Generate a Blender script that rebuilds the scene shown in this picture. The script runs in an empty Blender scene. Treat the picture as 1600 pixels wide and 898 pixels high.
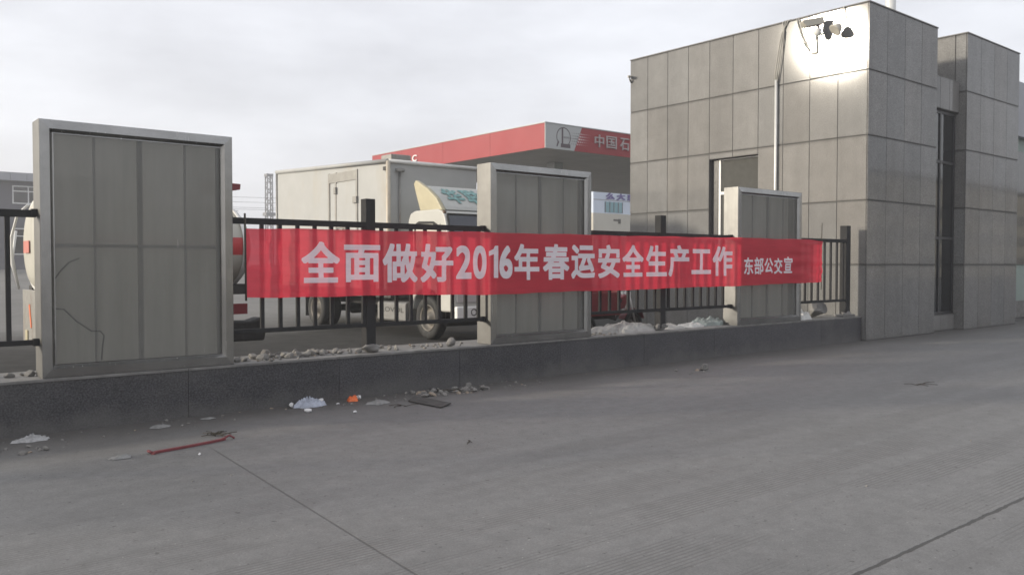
import bpy, bmesh, math, random
from mathutils import Vector, Matrix, noise as mnoise
R = math.radians
sc = bpy.context.scene
COL = sc.collection
random.seed(7)

# ------------------------------------------------------------------ camera
cam_d = bpy.data.cameras.new("camera")
cam_d.sensor_width = 36.0
cam_d.lens = 36.0 * 1320.0 / 1600.0
cam_d.clip_start = 0.05
cam_d.clip_end = 6000.0
cam = bpy.data.objects.new("camera", cam_d)
COL.objects.link(cam)
cam.location = (0, 0, 1.6)
cam.rotation_euler = (R(90 - 1.56), 0, R(50.4 - 90))
sc.camera = cam

# ------------------------------------------------------------------ sky and sun
SUN_AZ, SUN_EL = 150.35, 13.7        # azimuth measured from +X
world = bpy.data.worlds.new("World")
sc.world = world
world.use_nodes = True
wn = world.node_tree
wn.nodes.clear()
def wnode(t, **k):
    n = wn.nodes.new(t)
    for a, b in k.items(): setattr(n, a, b)
    return n
w_out = wnode('ShaderNodeOutputWorld')
sky = wnode('ShaderNodeTexSky', sky_type='NISHITA', sun_disc=False,
            sun_elevation=R(SUN_EL), sun_rotation=R(SUN_AZ - 90) * -1, air_density=1.2, dust_density=3.0)
bg_sky = wnode('ShaderNodeBackground'); bg_sky.inputs[1].default_value = 0.10
wn.links.new(sky.outputs[0], bg_sky.inputs[0])
tc = wnode('ShaderNodeTexCoord')
mp = wnode('ShaderNodeMapping'); mp.inputs['Scale'].default_value = (1.0, 1.0, 3.2)
mp.inputs['Location'].default_value = (0.35, 0.1, 0.0)
wn.links.new(tc.outputs['Generated'], mp.inputs['Vector'])
nz = wnode('ShaderNodeTexNoise'); nz.inputs['Scale'].default_value = 2.6
nz.inputs['Detail'].default_value = 7.0; nz.inputs['Roughness'].default_value = 0.55
wn.links.new(mp.outputs[0], nz.inputs['Vector'])
cr = wnode('ShaderNodeValToRGB')
cr.color_ramp.elements[0].position = 0.40; cr.color_ramp.elements[0].color = (0.79, 0.802, 0.855, 1)
cr.color_ramp.elements[1].position = 0.66; cr.color_ramp.elements[1].color = (0.60, 0.605, 0.65, 1)
wn.links.new(nz.outputs['Fac'], cr.inputs[0])
bg_cl = wnode('ShaderNodeBackground'); bg_cl.inputs[1].default_value = 0.925
wn.links.new(cr.outputs[0], bg_cl.inputs[0])
mixw = wnode('ShaderNodeMixShader'); mixw.inputs[0].default_value = 0.86
wn.links.new(bg_sky.outputs[0], mixw.inputs[1]); wn.links.new(bg_cl.outputs[0], mixw.inputs[2])
# hazy bright aureole of thin cloud round the veiled sun
SDIR = (math.cos(R(SUN_AZ)) * math.cos(R(SUN_EL)), math.sin(R(SUN_AZ)) * math.cos(R(SUN_EL)), math.sin(R(SUN_EL)))
vd = wnode('ShaderNodeVectorMath', operation='DOT_PRODUCT'); vd.inputs[1].default_value = SDIR
nrm = wnode('ShaderNodeVectorMath', operation='NORMALIZE')
wn.links.new(tc.outputs['Generated'], nrm.inputs[0]); wn.links.new(nrm.outputs[0], vd.inputs[0])
mx0 = wnode('ShaderNodeMath', operation='MAXIMUM'); mx0.inputs[1].default_value = 0.0
wn.links.new(vd.outputs['Value'], mx0.inputs[0])
pw = wnode('ShaderNodeMath', operation='POWER'); pw.inputs[1].default_value = 9.0
wn.links.new(mx0.outputs[0], pw.inputs[0])
sc_ = wnode('ShaderNodeMath', operation='MULTIPLY'); sc_.inputs[1].default_value = 1.2
wn.links.new(pw.outputs[0], sc_.inputs[0])
bg_au = wnode('ShaderNodeBackground'); bg_au.inputs[0].default_value = (1.0, 0.93, 0.80, 1)
wn.links.new(sc_.outputs[0], bg_au.inputs[1])
addw = wnode('ShaderNodeAddShader')
wn.links.new(mixw.outputs[0], addw.inputs[0]); wn.links.new(bg_au.outputs[0], addw.inputs[1])
wn.links.new(addw.outputs[0], w_out.inputs[0])

sun_d = bpy.data.lights.new("sun", 'SUN')
sun_d.energy = 2.8
sun_d.angle = R(3.4)
sun_d.color = (1.0, 0.90, 0.74)
sun = bpy.data.objects.new("sun", sun_d); COL.objects.link(sun)
sv = Vector((math.cos(R(SUN_AZ)) * math.cos(R(SUN_EL)), math.sin(R(SUN_AZ)) * math.cos(R(SUN_EL)), math.sin(R(SUN_EL))))
sun.rotation_euler = sv.to_track_quat('Z', 'Y').to_euler()
sun.location = (-10, 20, 30)

sc.view_settings.view_transform = 'Standard'
sc.view_settings.look = 'None'
sc.view_settings.gamma = 1.0
sc.view_settings.exposure = 0.60
sc.render.engine = 'CYCLES'
sc.cycles.use_denoising = True
sc.cycles.max_bounces = 8
sc.cycles.transparent_max_bounces = 12
sc.cycles.filter_width = 1.6

# ------------------------------------------------------------------ materials
class NT:
    def __init__(self, name):
        self.m = bpy.data.materials.new(name); self.m.use_nodes = True
        self.t = self.m.node_tree; self.b = self.t.nodes['Principled BSDF']
        self.out = self.t.nodes['Material Output']
        self.tc = self.t.nodes.new('ShaderNodeTexCoord')
    def n(self, typ, **k):
        o = self.t.nodes.new(typ)
        for a, b in k.items(): setattr(o, a, b)
        return o
    def l(self, a, b): self.t.links.new(a, b)
    def noise(self, scale, detail=4, rough=0.55, vec=None, stretch=None):
        v = vec or self.tc.outputs['Object']
        if stretch:
            mp_ = self.n('ShaderNodeMapping'); mp_.inputs['Scale'].default_value = stretch
            self.l(v, mp_.inputs['Vector']); v = mp_.outputs[0]
        o = self.n('ShaderNodeTexNoise'); o.inputs['Scale'].default_value = scale
        o.inputs['Detail'].default_value = detail; o.inputs['Roughness'].default_value = rough
        self.l(v, o.inputs['Vector']); return o.outputs['Fac']
    def ramp(self, fac, stops):
        r = self.n('ShaderNodeValToRGB'); e = r.color_ramp.elements
        while len(e) > 1: e.remove(e[-1])
        def c4(c): return (c, c, c, 1) if isinstance(c, (int, float)) else (*c, 1)
        e[0].position, e[0].color = stops[0][0], c4(stops[0][1])
        for p_, c in stops[1:]:
            x = e.new(p_); x.color = c4(c)
        self.l(fac, r.inputs[0]); return r.outputs[0]
    def math(self, op, a, b=None, c=None):
        o = self.n('ShaderNodeMath', operation=op)
        for i, v in enumerate((a, b, c)):
            if v is None: continue
            if isinstance(v, (int, float)): o.inputs[i].default_value = v
            else: self.l(v, o.inputs[i])
        return o.outputs[0]
    def mix(self, fac, a, b, mode='MIX'):
        o = self.n('ShaderNodeMix', data_type='RGBA', blend_type=mode)
        for i, v in ((0, fac), (6, a), (7, b)):
            if isinstance(v, (int, float)):
                o.inputs[i].default_value = v if i == 0 else (v, v, v, 1)
            elif isinstance(v, tuple): o.inputs[i].default_value = (*v, 1)
            else: self.l(v, o.inputs[i])
        return o.outputs[2]
    def bump(self, h, strength=0.2, dist=0.01, normal=None):
        o = self.n('ShaderNodeBump'); o.inputs['Strength'].default_value = strength
        o.inputs['Distance'].default_value = dist
        self.l(h, o.inputs['Height'])
        if normal: self.l(normal, o.inputs['Normal'])
        self.l(o.outputs[0], self.b.inputs['Normal']); return o.outputs[0]
    def set(self, **k):
        for a, v in k.items():
            i = self.b.inputs[a.replace('_', ' ')]
            if isinstance(v, (int, float)): i.default_value = v
            elif isinstance(v, tuple): i.default_value = (*v, 1) if len(v) == 3 else v
            else: self.l(v, i)
        return self

def simple(name, col, rough=0.5, metal=0.0, var=0.12, scale=6.0, dirt=None, bump=0.0, spec=0.5):
    """paint / plastic / stone with soft mottling and an optional layer of dust"""
    t = NT(name)
    f = t.noise(scale, 6, 0.6)
    lo = tuple(c * (1 - var) for c in col); hi = tuple(min(1, c * (1 + var)) for c in col)
    c = t.ramp(f, [(0.3, lo), (0.7, hi)])
    if dirt:
        dcol, amount = dirt
        d = t.ramp(t.noise(scale * 0.45, 8, 0.7, stretch=(1, 1, 0.35)), [(0.62 - amount * 0.4, 0.0), (0.80, 0.85)])
        c = t.mix(d, c, dcol)
    t.set(Base_Color=c, Metallic=metal, Specular_IOR_Level=spec)
    t.set(Roughness=t.ramp(t.noise(scale * 2.3, 4), [(0.3, max(0.02, rough - 0.07)), (0.7, min(1, rough + 0.09))]))
    if bump: t.bump(t.noise(scale * 8, 5), bump, 0.004)
    return t.m

def granite(name, lo, hi, rough, tint=True, dust=None, spk=230.0, spec=0.5):
    t = NT(name)
    s = t.noise(spk, 2, 0.6)
    c = t.ramp(s, [(0.34, lo), (0.52, tuple((a + b) / 2 for a, b in zip(lo, hi))), (0.66, hi)])
    big = t.ramp(t.noise(2.6, 8, 0.7), [(0.25, 0.84), (0.75, 1.10)])
    c = t.mix(1.0, c, big, 'MULTIPLY')
    streak = t.ramp(t.noise(2.2, 6, 0.6, stretch=(1, 1, 0.12)), [(0.35, 0.90), (0.62, 1.03)])
    c = t.mix(1.0, c, streak, 'MULTIPLY')
    if tint:
        a = t.n('ShaderNodeAttribute', attribute_name='tint')
        c = t.mix(1.0, c, a.outputs['Color'], 'MULTIPLY')
    if dust:
        d = t.ramp(t.noise(1.1, 8, 0.65, stretch=(1, 1, 1.8)), [(0.50, 0.0), (0.78, 0.5)])
        c = t.mix(d, c, dust)
        sp = t.n('ShaderNodeSeparateXYZ'); t.l(t.tc.outputs['Object'], sp.inputs[0])
        hz_ = t.math('SUBTRACT', t.math('MULTIPLY', t.noise(3.5, 7, 0.7, stretch=(1, 1, 0.6)), 0.45), sp.outputs[2])
        c = t.mix(t.ramp(t.math('MULTIPLY', hz_, 5.0), [(0.15, 0.0), (1.0, 0.55)]), c, dust)
    t.set(Base_Color=c, Specular_IOR_Level=spec, Roughness=rough)
    return t.m

M = {}
M['granite'] = granite('pale grey granite', (0.118, 0.117, 0.1145), (0.28, 0.276, 0.269), 0.072, spk=75, spec=0.15)
M['grout'] = simple('dark joint sealant', (0.085, 0.083, 0.08), 0.8)
M['dark_granite'] = granite('dark speckled granite', (0.024, 0.024, 0.027), (0.098, 0.097, 0.106), 0.40,
                            tint=True, dust=(0.13, 0.126, 0.122), spk=60)
M['coping'] = simple('dusty grey coping stone', (0.17, 0.165, 0.158), 0.8, var=0.25, scale=7, bump=0.3)
M['black_paint'] = simple('black fence paint', (0.032, 0.032, 0.033), 0.62, scale=9, spec=0.08)
M['rubber'] = simple('black rubber', (0.012, 0.012, 0.012), 0.75, dirt=((0.09, 0.085, 0.08), 0.25), bump=0.2)
M['cream'] = simple('cream vehicle paint', (0.43, 0.43, 0.40), 0.40, var=0.04, scale=3, dirt=((0.30, 0.27, 0.21), 0.16))
M['tank_paint'] = simple('dull cream tank paint', (0.42, 0.41, 0.36), 0.55, var=0.06, scale=3, dirt=((0.22, 0.19, 0.15), 0.15))
M['placard'] = simple('salmon red placard', (0.50, 0.16, 0.13), 0.6)
M['cargo_white'] = simple('grimy white cargo panel', (0.36, 0.366, 0.36), 0.55, var=0.05, scale=2.0, dirt=((0.34, 0.30, 0.23), 0.20))
M['trim_grey'] = simple('aged grey trim', (0.24, 0.235, 0.22), 0.5, metal=0.3, dirt=((0.16, 0.10, 0.06), 0.2))
M['rust_trim'] = simple('rust stained edge trim', (0.50, 0.46, 0.38), 0.5, dirt=((0.28, 0.16, 0.07), 0.5), scale=5)
M['fin'] = simple('yellowed fibreglass', (0.40, 0.36, 0.235), 0.45, var=0.08, scale=4)
M['deflector'] = simple('weathered white fibreglass', (0.40, 0.41, 0.385), 0.45, var=0.06, scale=4)
M['teal'] = simple('faded teal lettering', (0.16, 0.30, 0.29), 0.6, var=0.5, scale=18)
M['chassis'] = simple('black chassis steel', (0.018, 0.017, 0.016), 0.6, dirt=((0.10, 0.09, 0.08), 0.2))
M['rim'] = simple('dusty steel rim', (0.12, 0.112, 0.10), 0.6, metal=0.3, dirt=((0.16, 0.13, 0.10), 0.3))
M['tank_metal'] = simple('dull grey fuel tank', (0.17, 0.17, 0.165), 0.55, metal=0.2, dirt=((0.14, 0.12, 0.10), 0.2))
M['red_paint'] = simple('faded red paint', (0.42, 0.035, 0.04), 0.45, var=0.12)
M['dark_red'] = simple('dark red paint', (0.15, 0.012, 0.018), 0.4, var=0.2)
M['orange'] = simple('orange reflector', (0.70, 0.16, 0.05), 0.4)
M['amber'] = simple('dark amber lamp', (0.10, 0.055, 0.025), 0.25)
M['white_paint'] = simple('white paint', (0.72, 0.72, 0.70), 0.4, var=0.05)
M['galv'] = simple('pale galvanised metal', (0.62, 0.62, 0.60), 0.45, metal=0.35, var=0.08)
M['cable'] = simple('black cable', (0.02, 0.02, 0.02), 0.5)
M['grey_cable'] = simple('grey sun-bleached cable', (0.34, 0.33, 0.30), 0.7)
M['pale_fitting'] = simple('pale weathered fitting', (0.46, 0.44, 0.39), 0.55, var=0.08)
M['canopy_red'] = simple('red canopy panel', (0.30, 0.04, 0.047), 0.5, var=0.06, scale=0.5, spec=0.3)
M['canopy_grey'] = simple('silver grey canopy panel', (0.42, 0.43, 0.43), 0.35, var=0.04, scale=0.5)
M['soffit'] = simple('grey soffit boards', (0.36, 0.35, 0.34), 0.6, var=0.06, scale=0.8)
M['emblem'] = simple('dark red grey emblem paint', (0.10, 0.075, 0.085), 0.5)
M['sign_white'] = simple('white sign letters', (0.75, 0.75, 0.75), 0.4, var=0.03)
M['dull_letters'] = simple('dusty pinkish sign letters', (0.42, 0.36, 0.36), 0.5, var=0.1)
M['purple'] = simple('purple sign letters', (0.045, 0.02, 0.21), 0.5)
M['pale_wall'] = simple('pale blue white render', (0.55, 0.62, 0.73), 0.7, var=0.05, scale=0.3)
M['beige_wall'] = simple('beige render', (0.46, 0.44, 0.38), 0.8, var=0.06, scale=0.4, dirt=((0.3, 0.27, 0.22), 0.1))
M['office_wall'] = simple('slate grey cladding', (0.10, 0.10, 0.12), 0.6, var=0.1, scale=0.5)
M['office_band'] = simple('grey roof fascia', (0.30, 0.31, 0.34), 0.5, var=0.06, scale=0.6)
M['green_wall'] = simple('pale green render', (0.26, 0.32, 0.29), 0.7, var=0.08, scale=1.0)
M['lattice'] = simple('grey mast steel', (0.16, 0.16, 0.17), 0.6)
M['leaf_twig'] = simple('dry brown twig', (0.05, 0.042, 0.032), 0.9)
M['stone'] = simple('broken concrete', (0.22, 0.212, 0.20), 0.95, var=0.4, scale=14, bump=0.8, spec=0.2)
M['brick'] = simple('broken tan brick', (0.30, 0.25, 0.20), 0.95, var=0.25, scale=9, bump=0.8, spec=0.2)
M['sand'] = simple('pale builders sand', (0.36, 0.355, 0.34), 0.95, var=0.14, scale=5, bump=0.9, spec=0.1)
M['sheet_green'] = simple('grey green plastic sheet', (0.26, 0.30, 0.285), 0.5, var=0.2, scale=6)
M['sheet_white'] = simple('dirty white plastic sack', (0.50, 0.50, 0.48), 0.55, var=0.15, scale=6)
M['blue_bag'] = simple('pale blue plastic bag', (0.36, 0.39, 0.46), 0.35, var=0.3, scale=14)
M['tissue'] = simple('white crumpled paper', (0.66, 0.66, 0.66), 0.8, var=0.08)
M['packet'] = simple('orange snack packet', (0.70, 0.14, 0.03), 0.35, var=0.15)
M['strap'] = simple('worn red plastic strip', (0.17, 0.035, 0.042), 0.6, var=0.2, scale=20)
M['board'] = simple('dark scrap board', (0.05, 0.048, 0.045), 0.7, var=0.3)
M['dusty_film'] = simple('grey film scrap', (0.21, 0.21, 0.205), 0.6, var=0.25, scale=20)
M['film_pale'] = simple('pale torn film', (0.33, 0.33, 0.33), 0.5, var=0.3, scale=25)
M['frame_white'] = simple('white window frame', (0.66, 0.66, 0.65), 0.4, var=0.03)
M['frame_dark'] = simple('dark window frame', (0.03, 0.03, 0.033), 0.4)
M['roofing'] = simple('grey roofing', (0.18, 0.18, 0.18), 0.8)

def glass(name, col, rough=0.05):
    t = NT(name)
    t.set(Base_Color=col, Roughness=rough, Specular_IOR_Level=0.7)
    t.bump(t.noise(1.2, 2), 0.02, 0.02)
    return t.m
M['dark_glass'] = glass('dark window glass', (0.012, 0.013, 0.015))
M['grey_glass'] = simple('grey blind behind dusty glass', (0.055, 0.055, 0.05), 0.6, spec=0.2)
M['cyan_glass'] = glass('cyan tinted glass', (0.10, 0.27, 0.32), 0.15)
M['shield_glass'] = glass('windscreen glass', (0.03, 0.035, 0.05), 0.06)
M['side_glass'] = glass('side glass with painted reflection', (0.55, 0.53, 0.46), 0.12)  # the pane's cream reflection is painted as its base colour
M['lamp_glass'] = glass('clear headlamp lens', (0.42, 0.42, 0.41), 0.08)

def steel(name='brushed stainless steel', r0=0.15, k=1.15):
    t = NT(name)
    st = t.noise(60, 3, 0.5, stretch=(1, 1, 0.02))
    bl = t.noise(2.0, 6, 0.65)
    c = t.ramp(bl, [(0.3, (0.215 * k, 0.214 * k, 0.21 * k)), (0.7, (0.32 * k, 0.318 * k, 0.31 * k))])
    t.set(Base_Color=c, Metallic=1.0)
    r = t.math('MULTIPLY_ADD', st, 0.18, r0)
    t.set(Roughness=r)
    t.bump(bl, 0.06, 0.01)
    return t.m
M['steel'] = steel()
M['steel_side'] = steel('dull stainless side sheet', 0.40, 0.60)

def panel(name, see):
    """frosted, dirty lightbox sheet: some light passes straight, some is scattered"""
    t = NT(name)
    t.t.nodes.remove(t.b)
    d = t.ramp(t.noise(2.4, 7, 0.65, stretch=(1, 1, 0.3)), [(0.3, (0.225, 0.229, 0.222)), (0.72, (0.295, 0.299, 0.295))])
    d = t.mix(1.0, d, t.ramp(t.noise(7, 5, 0.6, stretch=(1, 1, 0.05)), [(0.35, 0.86), (0.65, 1.06)]), 'MULTIPLY')
    dif = t.n('ShaderNodeBsdfDiffuse'); t.l(d, dif.inputs[0])
    trl = t.n('ShaderNodeBsdfTranslucent'); t.l(d, trl.inputs[0])
    tra = t.n('ShaderNodeBsdfTransparent'); tra.inputs[0].default_value = (0.8, 0.8, 0.78, 1)
    glo = t.n('ShaderNodeBsdfGlossy'); glo.inputs['Roughness'].default_value = 0.25
    m1 = t.n('ShaderNodeMixShader'); m1.inputs[0].default_value = 0.40
    t.l(dif.outputs[0], m1.inputs[1]); t.l(trl.outputs[0], m1.inputs[2])
    m2 = t.n('ShaderNodeMixShader'); m2.inputs[0].default_value = see
    t.l(m1.outputs[0], m2.inputs[1]); t.l(tra.outputs[0], m2.inputs[2])
    m3 = t.n('ShaderNodeMixShader'); m3.inputs[0].default_value = 0.06
    t.l(m2.outputs[0], m3.inputs[1]); t.l(glo.outputs[0], m3.inputs[2])
    t.l(m3.outputs[0], t.out.inputs[0])
    return t.m
M['panel_front'] = panel('frosted grey sheet', 0.50)
M['panel_back'] = panel('frosted back sheet', 0.05)

def cloth(name, col, see, tl=0.5):
    t = NT(name)
    t.t.nodes.remove(t.b)
    weave = t.ramp(t.noise(3.0, 6, 0.6, stretch=(0.4, 1, 2.5)), [(0.3, 0.88), (0.7, 1.08)])
    c = t.mix(1.0, col, weave, 'MULTIPLY')
    dif = t.n('ShaderNodeBsdfDiffuse'); t.l(c, dif.inputs[0])
    trl = t.n('ShaderNodeBsdfTranslucent'); t.l(c, trl.inputs[0])
    tra = t.n('ShaderNodeBsdfTransparent'); tra.inputs[0].default_value = (*[min(1, 0.45 + 0.55 * v / max(col)) for v in col], 1)
    glo = t.n('ShaderNodeBsdfGlossy'); glo.inputs['Roughness'].default_value = 0.45
    m1 = t.n('ShaderNodeMixShader'); m1.inputs[0].default_value = tl
    t.l(dif.outputs[0], m1.inputs[1]); t.l(trl.outputs[0], m1.inputs[2])
    m2 = t.n('ShaderNodeMixShader'); m2.inputs[0].default_value = see
    t.l(m1.outputs[0], m2.inputs[1]); t.l(tra.outputs[0], m2.inputs[2])
    m3 = t.n('ShaderNodeMixShader'); m3.inputs[0].default_value = 0.03
    t.l(m2.outputs[0], m3.inputs[1]); t.l(glo.outputs[0], m3.inputs[2])
    t.l(m3.outputs[0], t.out.inputs[0])
    return t.m
M['banner'] = cloth('red banner cloth', (0.80, 0.052, 0.088), 0.12, 0.5)
M['banner_ink'] = cloth('white banner lettering', (0.93, 0.90, 0.95), 0.01, 0.30)

def pavement_mat():
    t = NT('worn grooved concrete')
    sep = t.n('ShaderNodeSeparateXYZ'); t.l(t.tc.outputs['Object'], sep.inputs[0])
    X, Y = sep.outputs[0], sep.outputs[1]
    fine = t.noise(90, 4, 0.7)
    mid = t.noise(7, 8, 0.65)
    big = t.noise(0.55, 6, 0.6, stretch=(0.6, 1.2, 1))
    c = t.ramp(big, [(0.28, (0.145, 0.1445, 0.1435)), (0.55, (0.166, 0.165, 0.1635)), (0.75, (0.180, 0.178, 0.174))])
    c = t.mix(1.0, c, t.ramp(mid, [(0.25, 0.80), (0.75, 1.13)]), 'MULTIPLY')
    c = t.mix(1.0, c, t.ramp(fine, [(0.3, 0.74), (0.7, 1.20)]), 'MULTIPLY')
    # dark tyre-polished streaks lying along the kerb direction
    stk = t.ramp(t.noise(1.0, 6, 0.6, stretch=(0.22, 2.2, 1)), [(0.42, 1.01), (0.70, 0.89)])
    c = t.mix(1.0, c, stk, 'MULTIPLY')
    # dusty dirty band of fines swept against the wall foot
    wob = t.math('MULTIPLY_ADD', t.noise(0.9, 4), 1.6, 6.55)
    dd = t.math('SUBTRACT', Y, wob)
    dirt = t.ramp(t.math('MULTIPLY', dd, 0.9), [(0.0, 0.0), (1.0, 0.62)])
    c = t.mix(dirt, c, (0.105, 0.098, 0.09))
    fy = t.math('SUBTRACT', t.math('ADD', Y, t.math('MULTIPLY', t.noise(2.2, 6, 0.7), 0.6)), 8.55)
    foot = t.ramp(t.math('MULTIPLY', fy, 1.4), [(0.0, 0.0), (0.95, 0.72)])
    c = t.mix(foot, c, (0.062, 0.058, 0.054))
    spots = t.ramp(t.noise(19, 2, 0.5), [(0.685, 0.0), (0.72, 0.8)])
    blot = t.ramp(t.noise(1.7, 7, 0.7), [(0.60, 0.0), (0.72, 0.42)])
    c = t.mix(blot, c, (0.105, 0.102, 0.098))
    c = t.mix(spots, c, (0.06, 0.058, 0.055))
    pale = t.ramp(t.noise(31, 2, 0.5, stretch=(1, 1.3, 1)), [(0.735, 0.0), (0.76, 0.6)])
    c = t.mix(pale, c, (0.42, 0.41, 0.39))
    # grooves: raked lines along X in broken strips
    yw = t.math('ADD', Y, t.math('MULTIPLY', t.noise(2.0, 2), 0.008))
    g = t.math('SINE', t.math('MULTIPLY', yw, 2 * math.pi / 0.036))
    g = t.ramp(t.math('MULTIPLY_ADD', g, 0.5, 0.5), [(0.55, 0.0), (0.90, 1.0)])
    strip = t.math('SINE', t.math('MULTIPLY_ADD', Y, 2 * math.pi / 0.58, 0.6))
    strip = t.ramp(t.math('MULTIPLY_ADD', strip, 0.5, 0.5), [(0.22, 0.0), (0.34, 1.0)])
    patch = t.ramp(t.noise(0.9, 4, 0.55, stretch=(0.55, 1.5, 1)), [(0.42, 0.0), (0.56, 1.0)])
    nearm = t.ramp(t.math('MULTIPLY', Y, 0.1), [(0.52, 1.0), (0.66, 0.0)])
    gm = t.math('MULTIPLY', t.math('MULTIPLY', g, strip), t.math('MULTIPLY', patch, nearm))
    c = t.mix(t.math('MULTIPLY', gm, 0.72), c, (0.10, 0.097, 0.093))
    # joints: a hairline saw cut across and a ragged open joint along
    l1 = t.math('ABSOLUTE', t.math('SUBTRACT', X, t.math('MULTIPLY_ADD', Y, 0.0757, 2.093)))
    l1 = t.math('SUBTRACT', l1, t.math('MULTIPLY', t.noise(3, 3), 0.005))
    j1 = t.ramp(t.math('MULTIPLY', l1, 10), [(0.03, 1.0), (0.07, 0.0)])
    far = t.ramp(t.math('MULTIPLY', Y, 0.1), [(0.70, 1.0), (0.745, 0.0)])
    j1 = t.math('MULTIPLY', j1, far)
    wv = t.math('MULTIPLY_ADD', t.noise(5, 6, 0.7), 0.05, 2.165)
    l2 = t.math('ABSOLUTE', t.math('SUBTRACT', Y, wv))
    l2 = t.math('SUBTRACT', l2, t.math('MULTIPLY', t.noise(4, 5, 0.6), 0.018))
    j2 = t.ramp(t.math('MULTIPLY', l2, 10), [(0.02, 1.0), (0.07, 0.0)])
    j = t.math('MAXIMUM', t.math('MULTIPLY', j1, 0.62), t.math('MULTIPLY', j2, 0.85))
    c = t.mix(j, c, (0.035, 0.033, 0.031))
    t.set(Base_Color=c, Roughness=0.66, Specular_IOR_Level=0.5)
    h = t.math('ADD', t.math('MULTIPLY', fine, 0.35), mid)
    h = t.math('SUBTRACT', h, t.math('MULTIPLY', gm, 0.9))
    h = t.math('SUBTRACT', h, t.math('MULTIPLY', j, 2.0))
    t.bump(h, 0.35, 0.008)
    return t.m
M['pavement'] = pavement_mat()

def ground_mat():
    t = NT('yard concrete')
    big = t.noise(0.12, 7, 0.6)
    c = t.ramp(big, [(0.3, (0.15, 0.147, 0.142)), (0.7, (0.21, 0.206, 0.198))])
    c = t.mix(1.0, c, t.ramp(t.noise(3, 8, 0.65), [(0.25, 0.85), (0.75, 1.1)]), 'MULTIPLY')
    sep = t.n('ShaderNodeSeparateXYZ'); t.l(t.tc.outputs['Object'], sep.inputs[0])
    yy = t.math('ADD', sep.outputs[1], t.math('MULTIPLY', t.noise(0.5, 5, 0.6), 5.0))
    stain_shade = t.ramp(t.math('MULTIPLY', yy, 0.04), [(0.44, 0.0), (0.50, 0.95), (0.82, 0.90), (1.0, 0.0)])  # dark stained yard band, with trailer and lorry shade painted into the colour
    c = t.mix(stain_shade, c, t.ramp(t.noise(2.5, 6, 0.6), [(0.3, (0.018, 0.0175, 0.017)), (0.7, (0.042, 0.040, 0.038))]))
    t.set(Base_Color=c, Roughness=0.95, Specular_IOR_Level=0.08)
    t.bump(t.noise(20, 5), 0.2, 0.01)
    return t.m
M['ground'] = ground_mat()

# ------------------------------------------------------------------ builders
LOC = {}
def tag(o, label=None, cat=None, group=None, kind=None):
    if label: o['label'] = label
    if cat: o['category'] = cat
    if group: o['group'] = group
    if kind: o['kind'] = kind
    return o

def empty(name, loc, label=None, cat=None, group=None):
    o = bpy.data.objects.new(name, None); o.location = loc
    o.empty_display_size = 0.2
    COL.objects.link(o); tag(o, label, cat, group)
    LOC[o.name] = Vector(loc)
    return o

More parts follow.
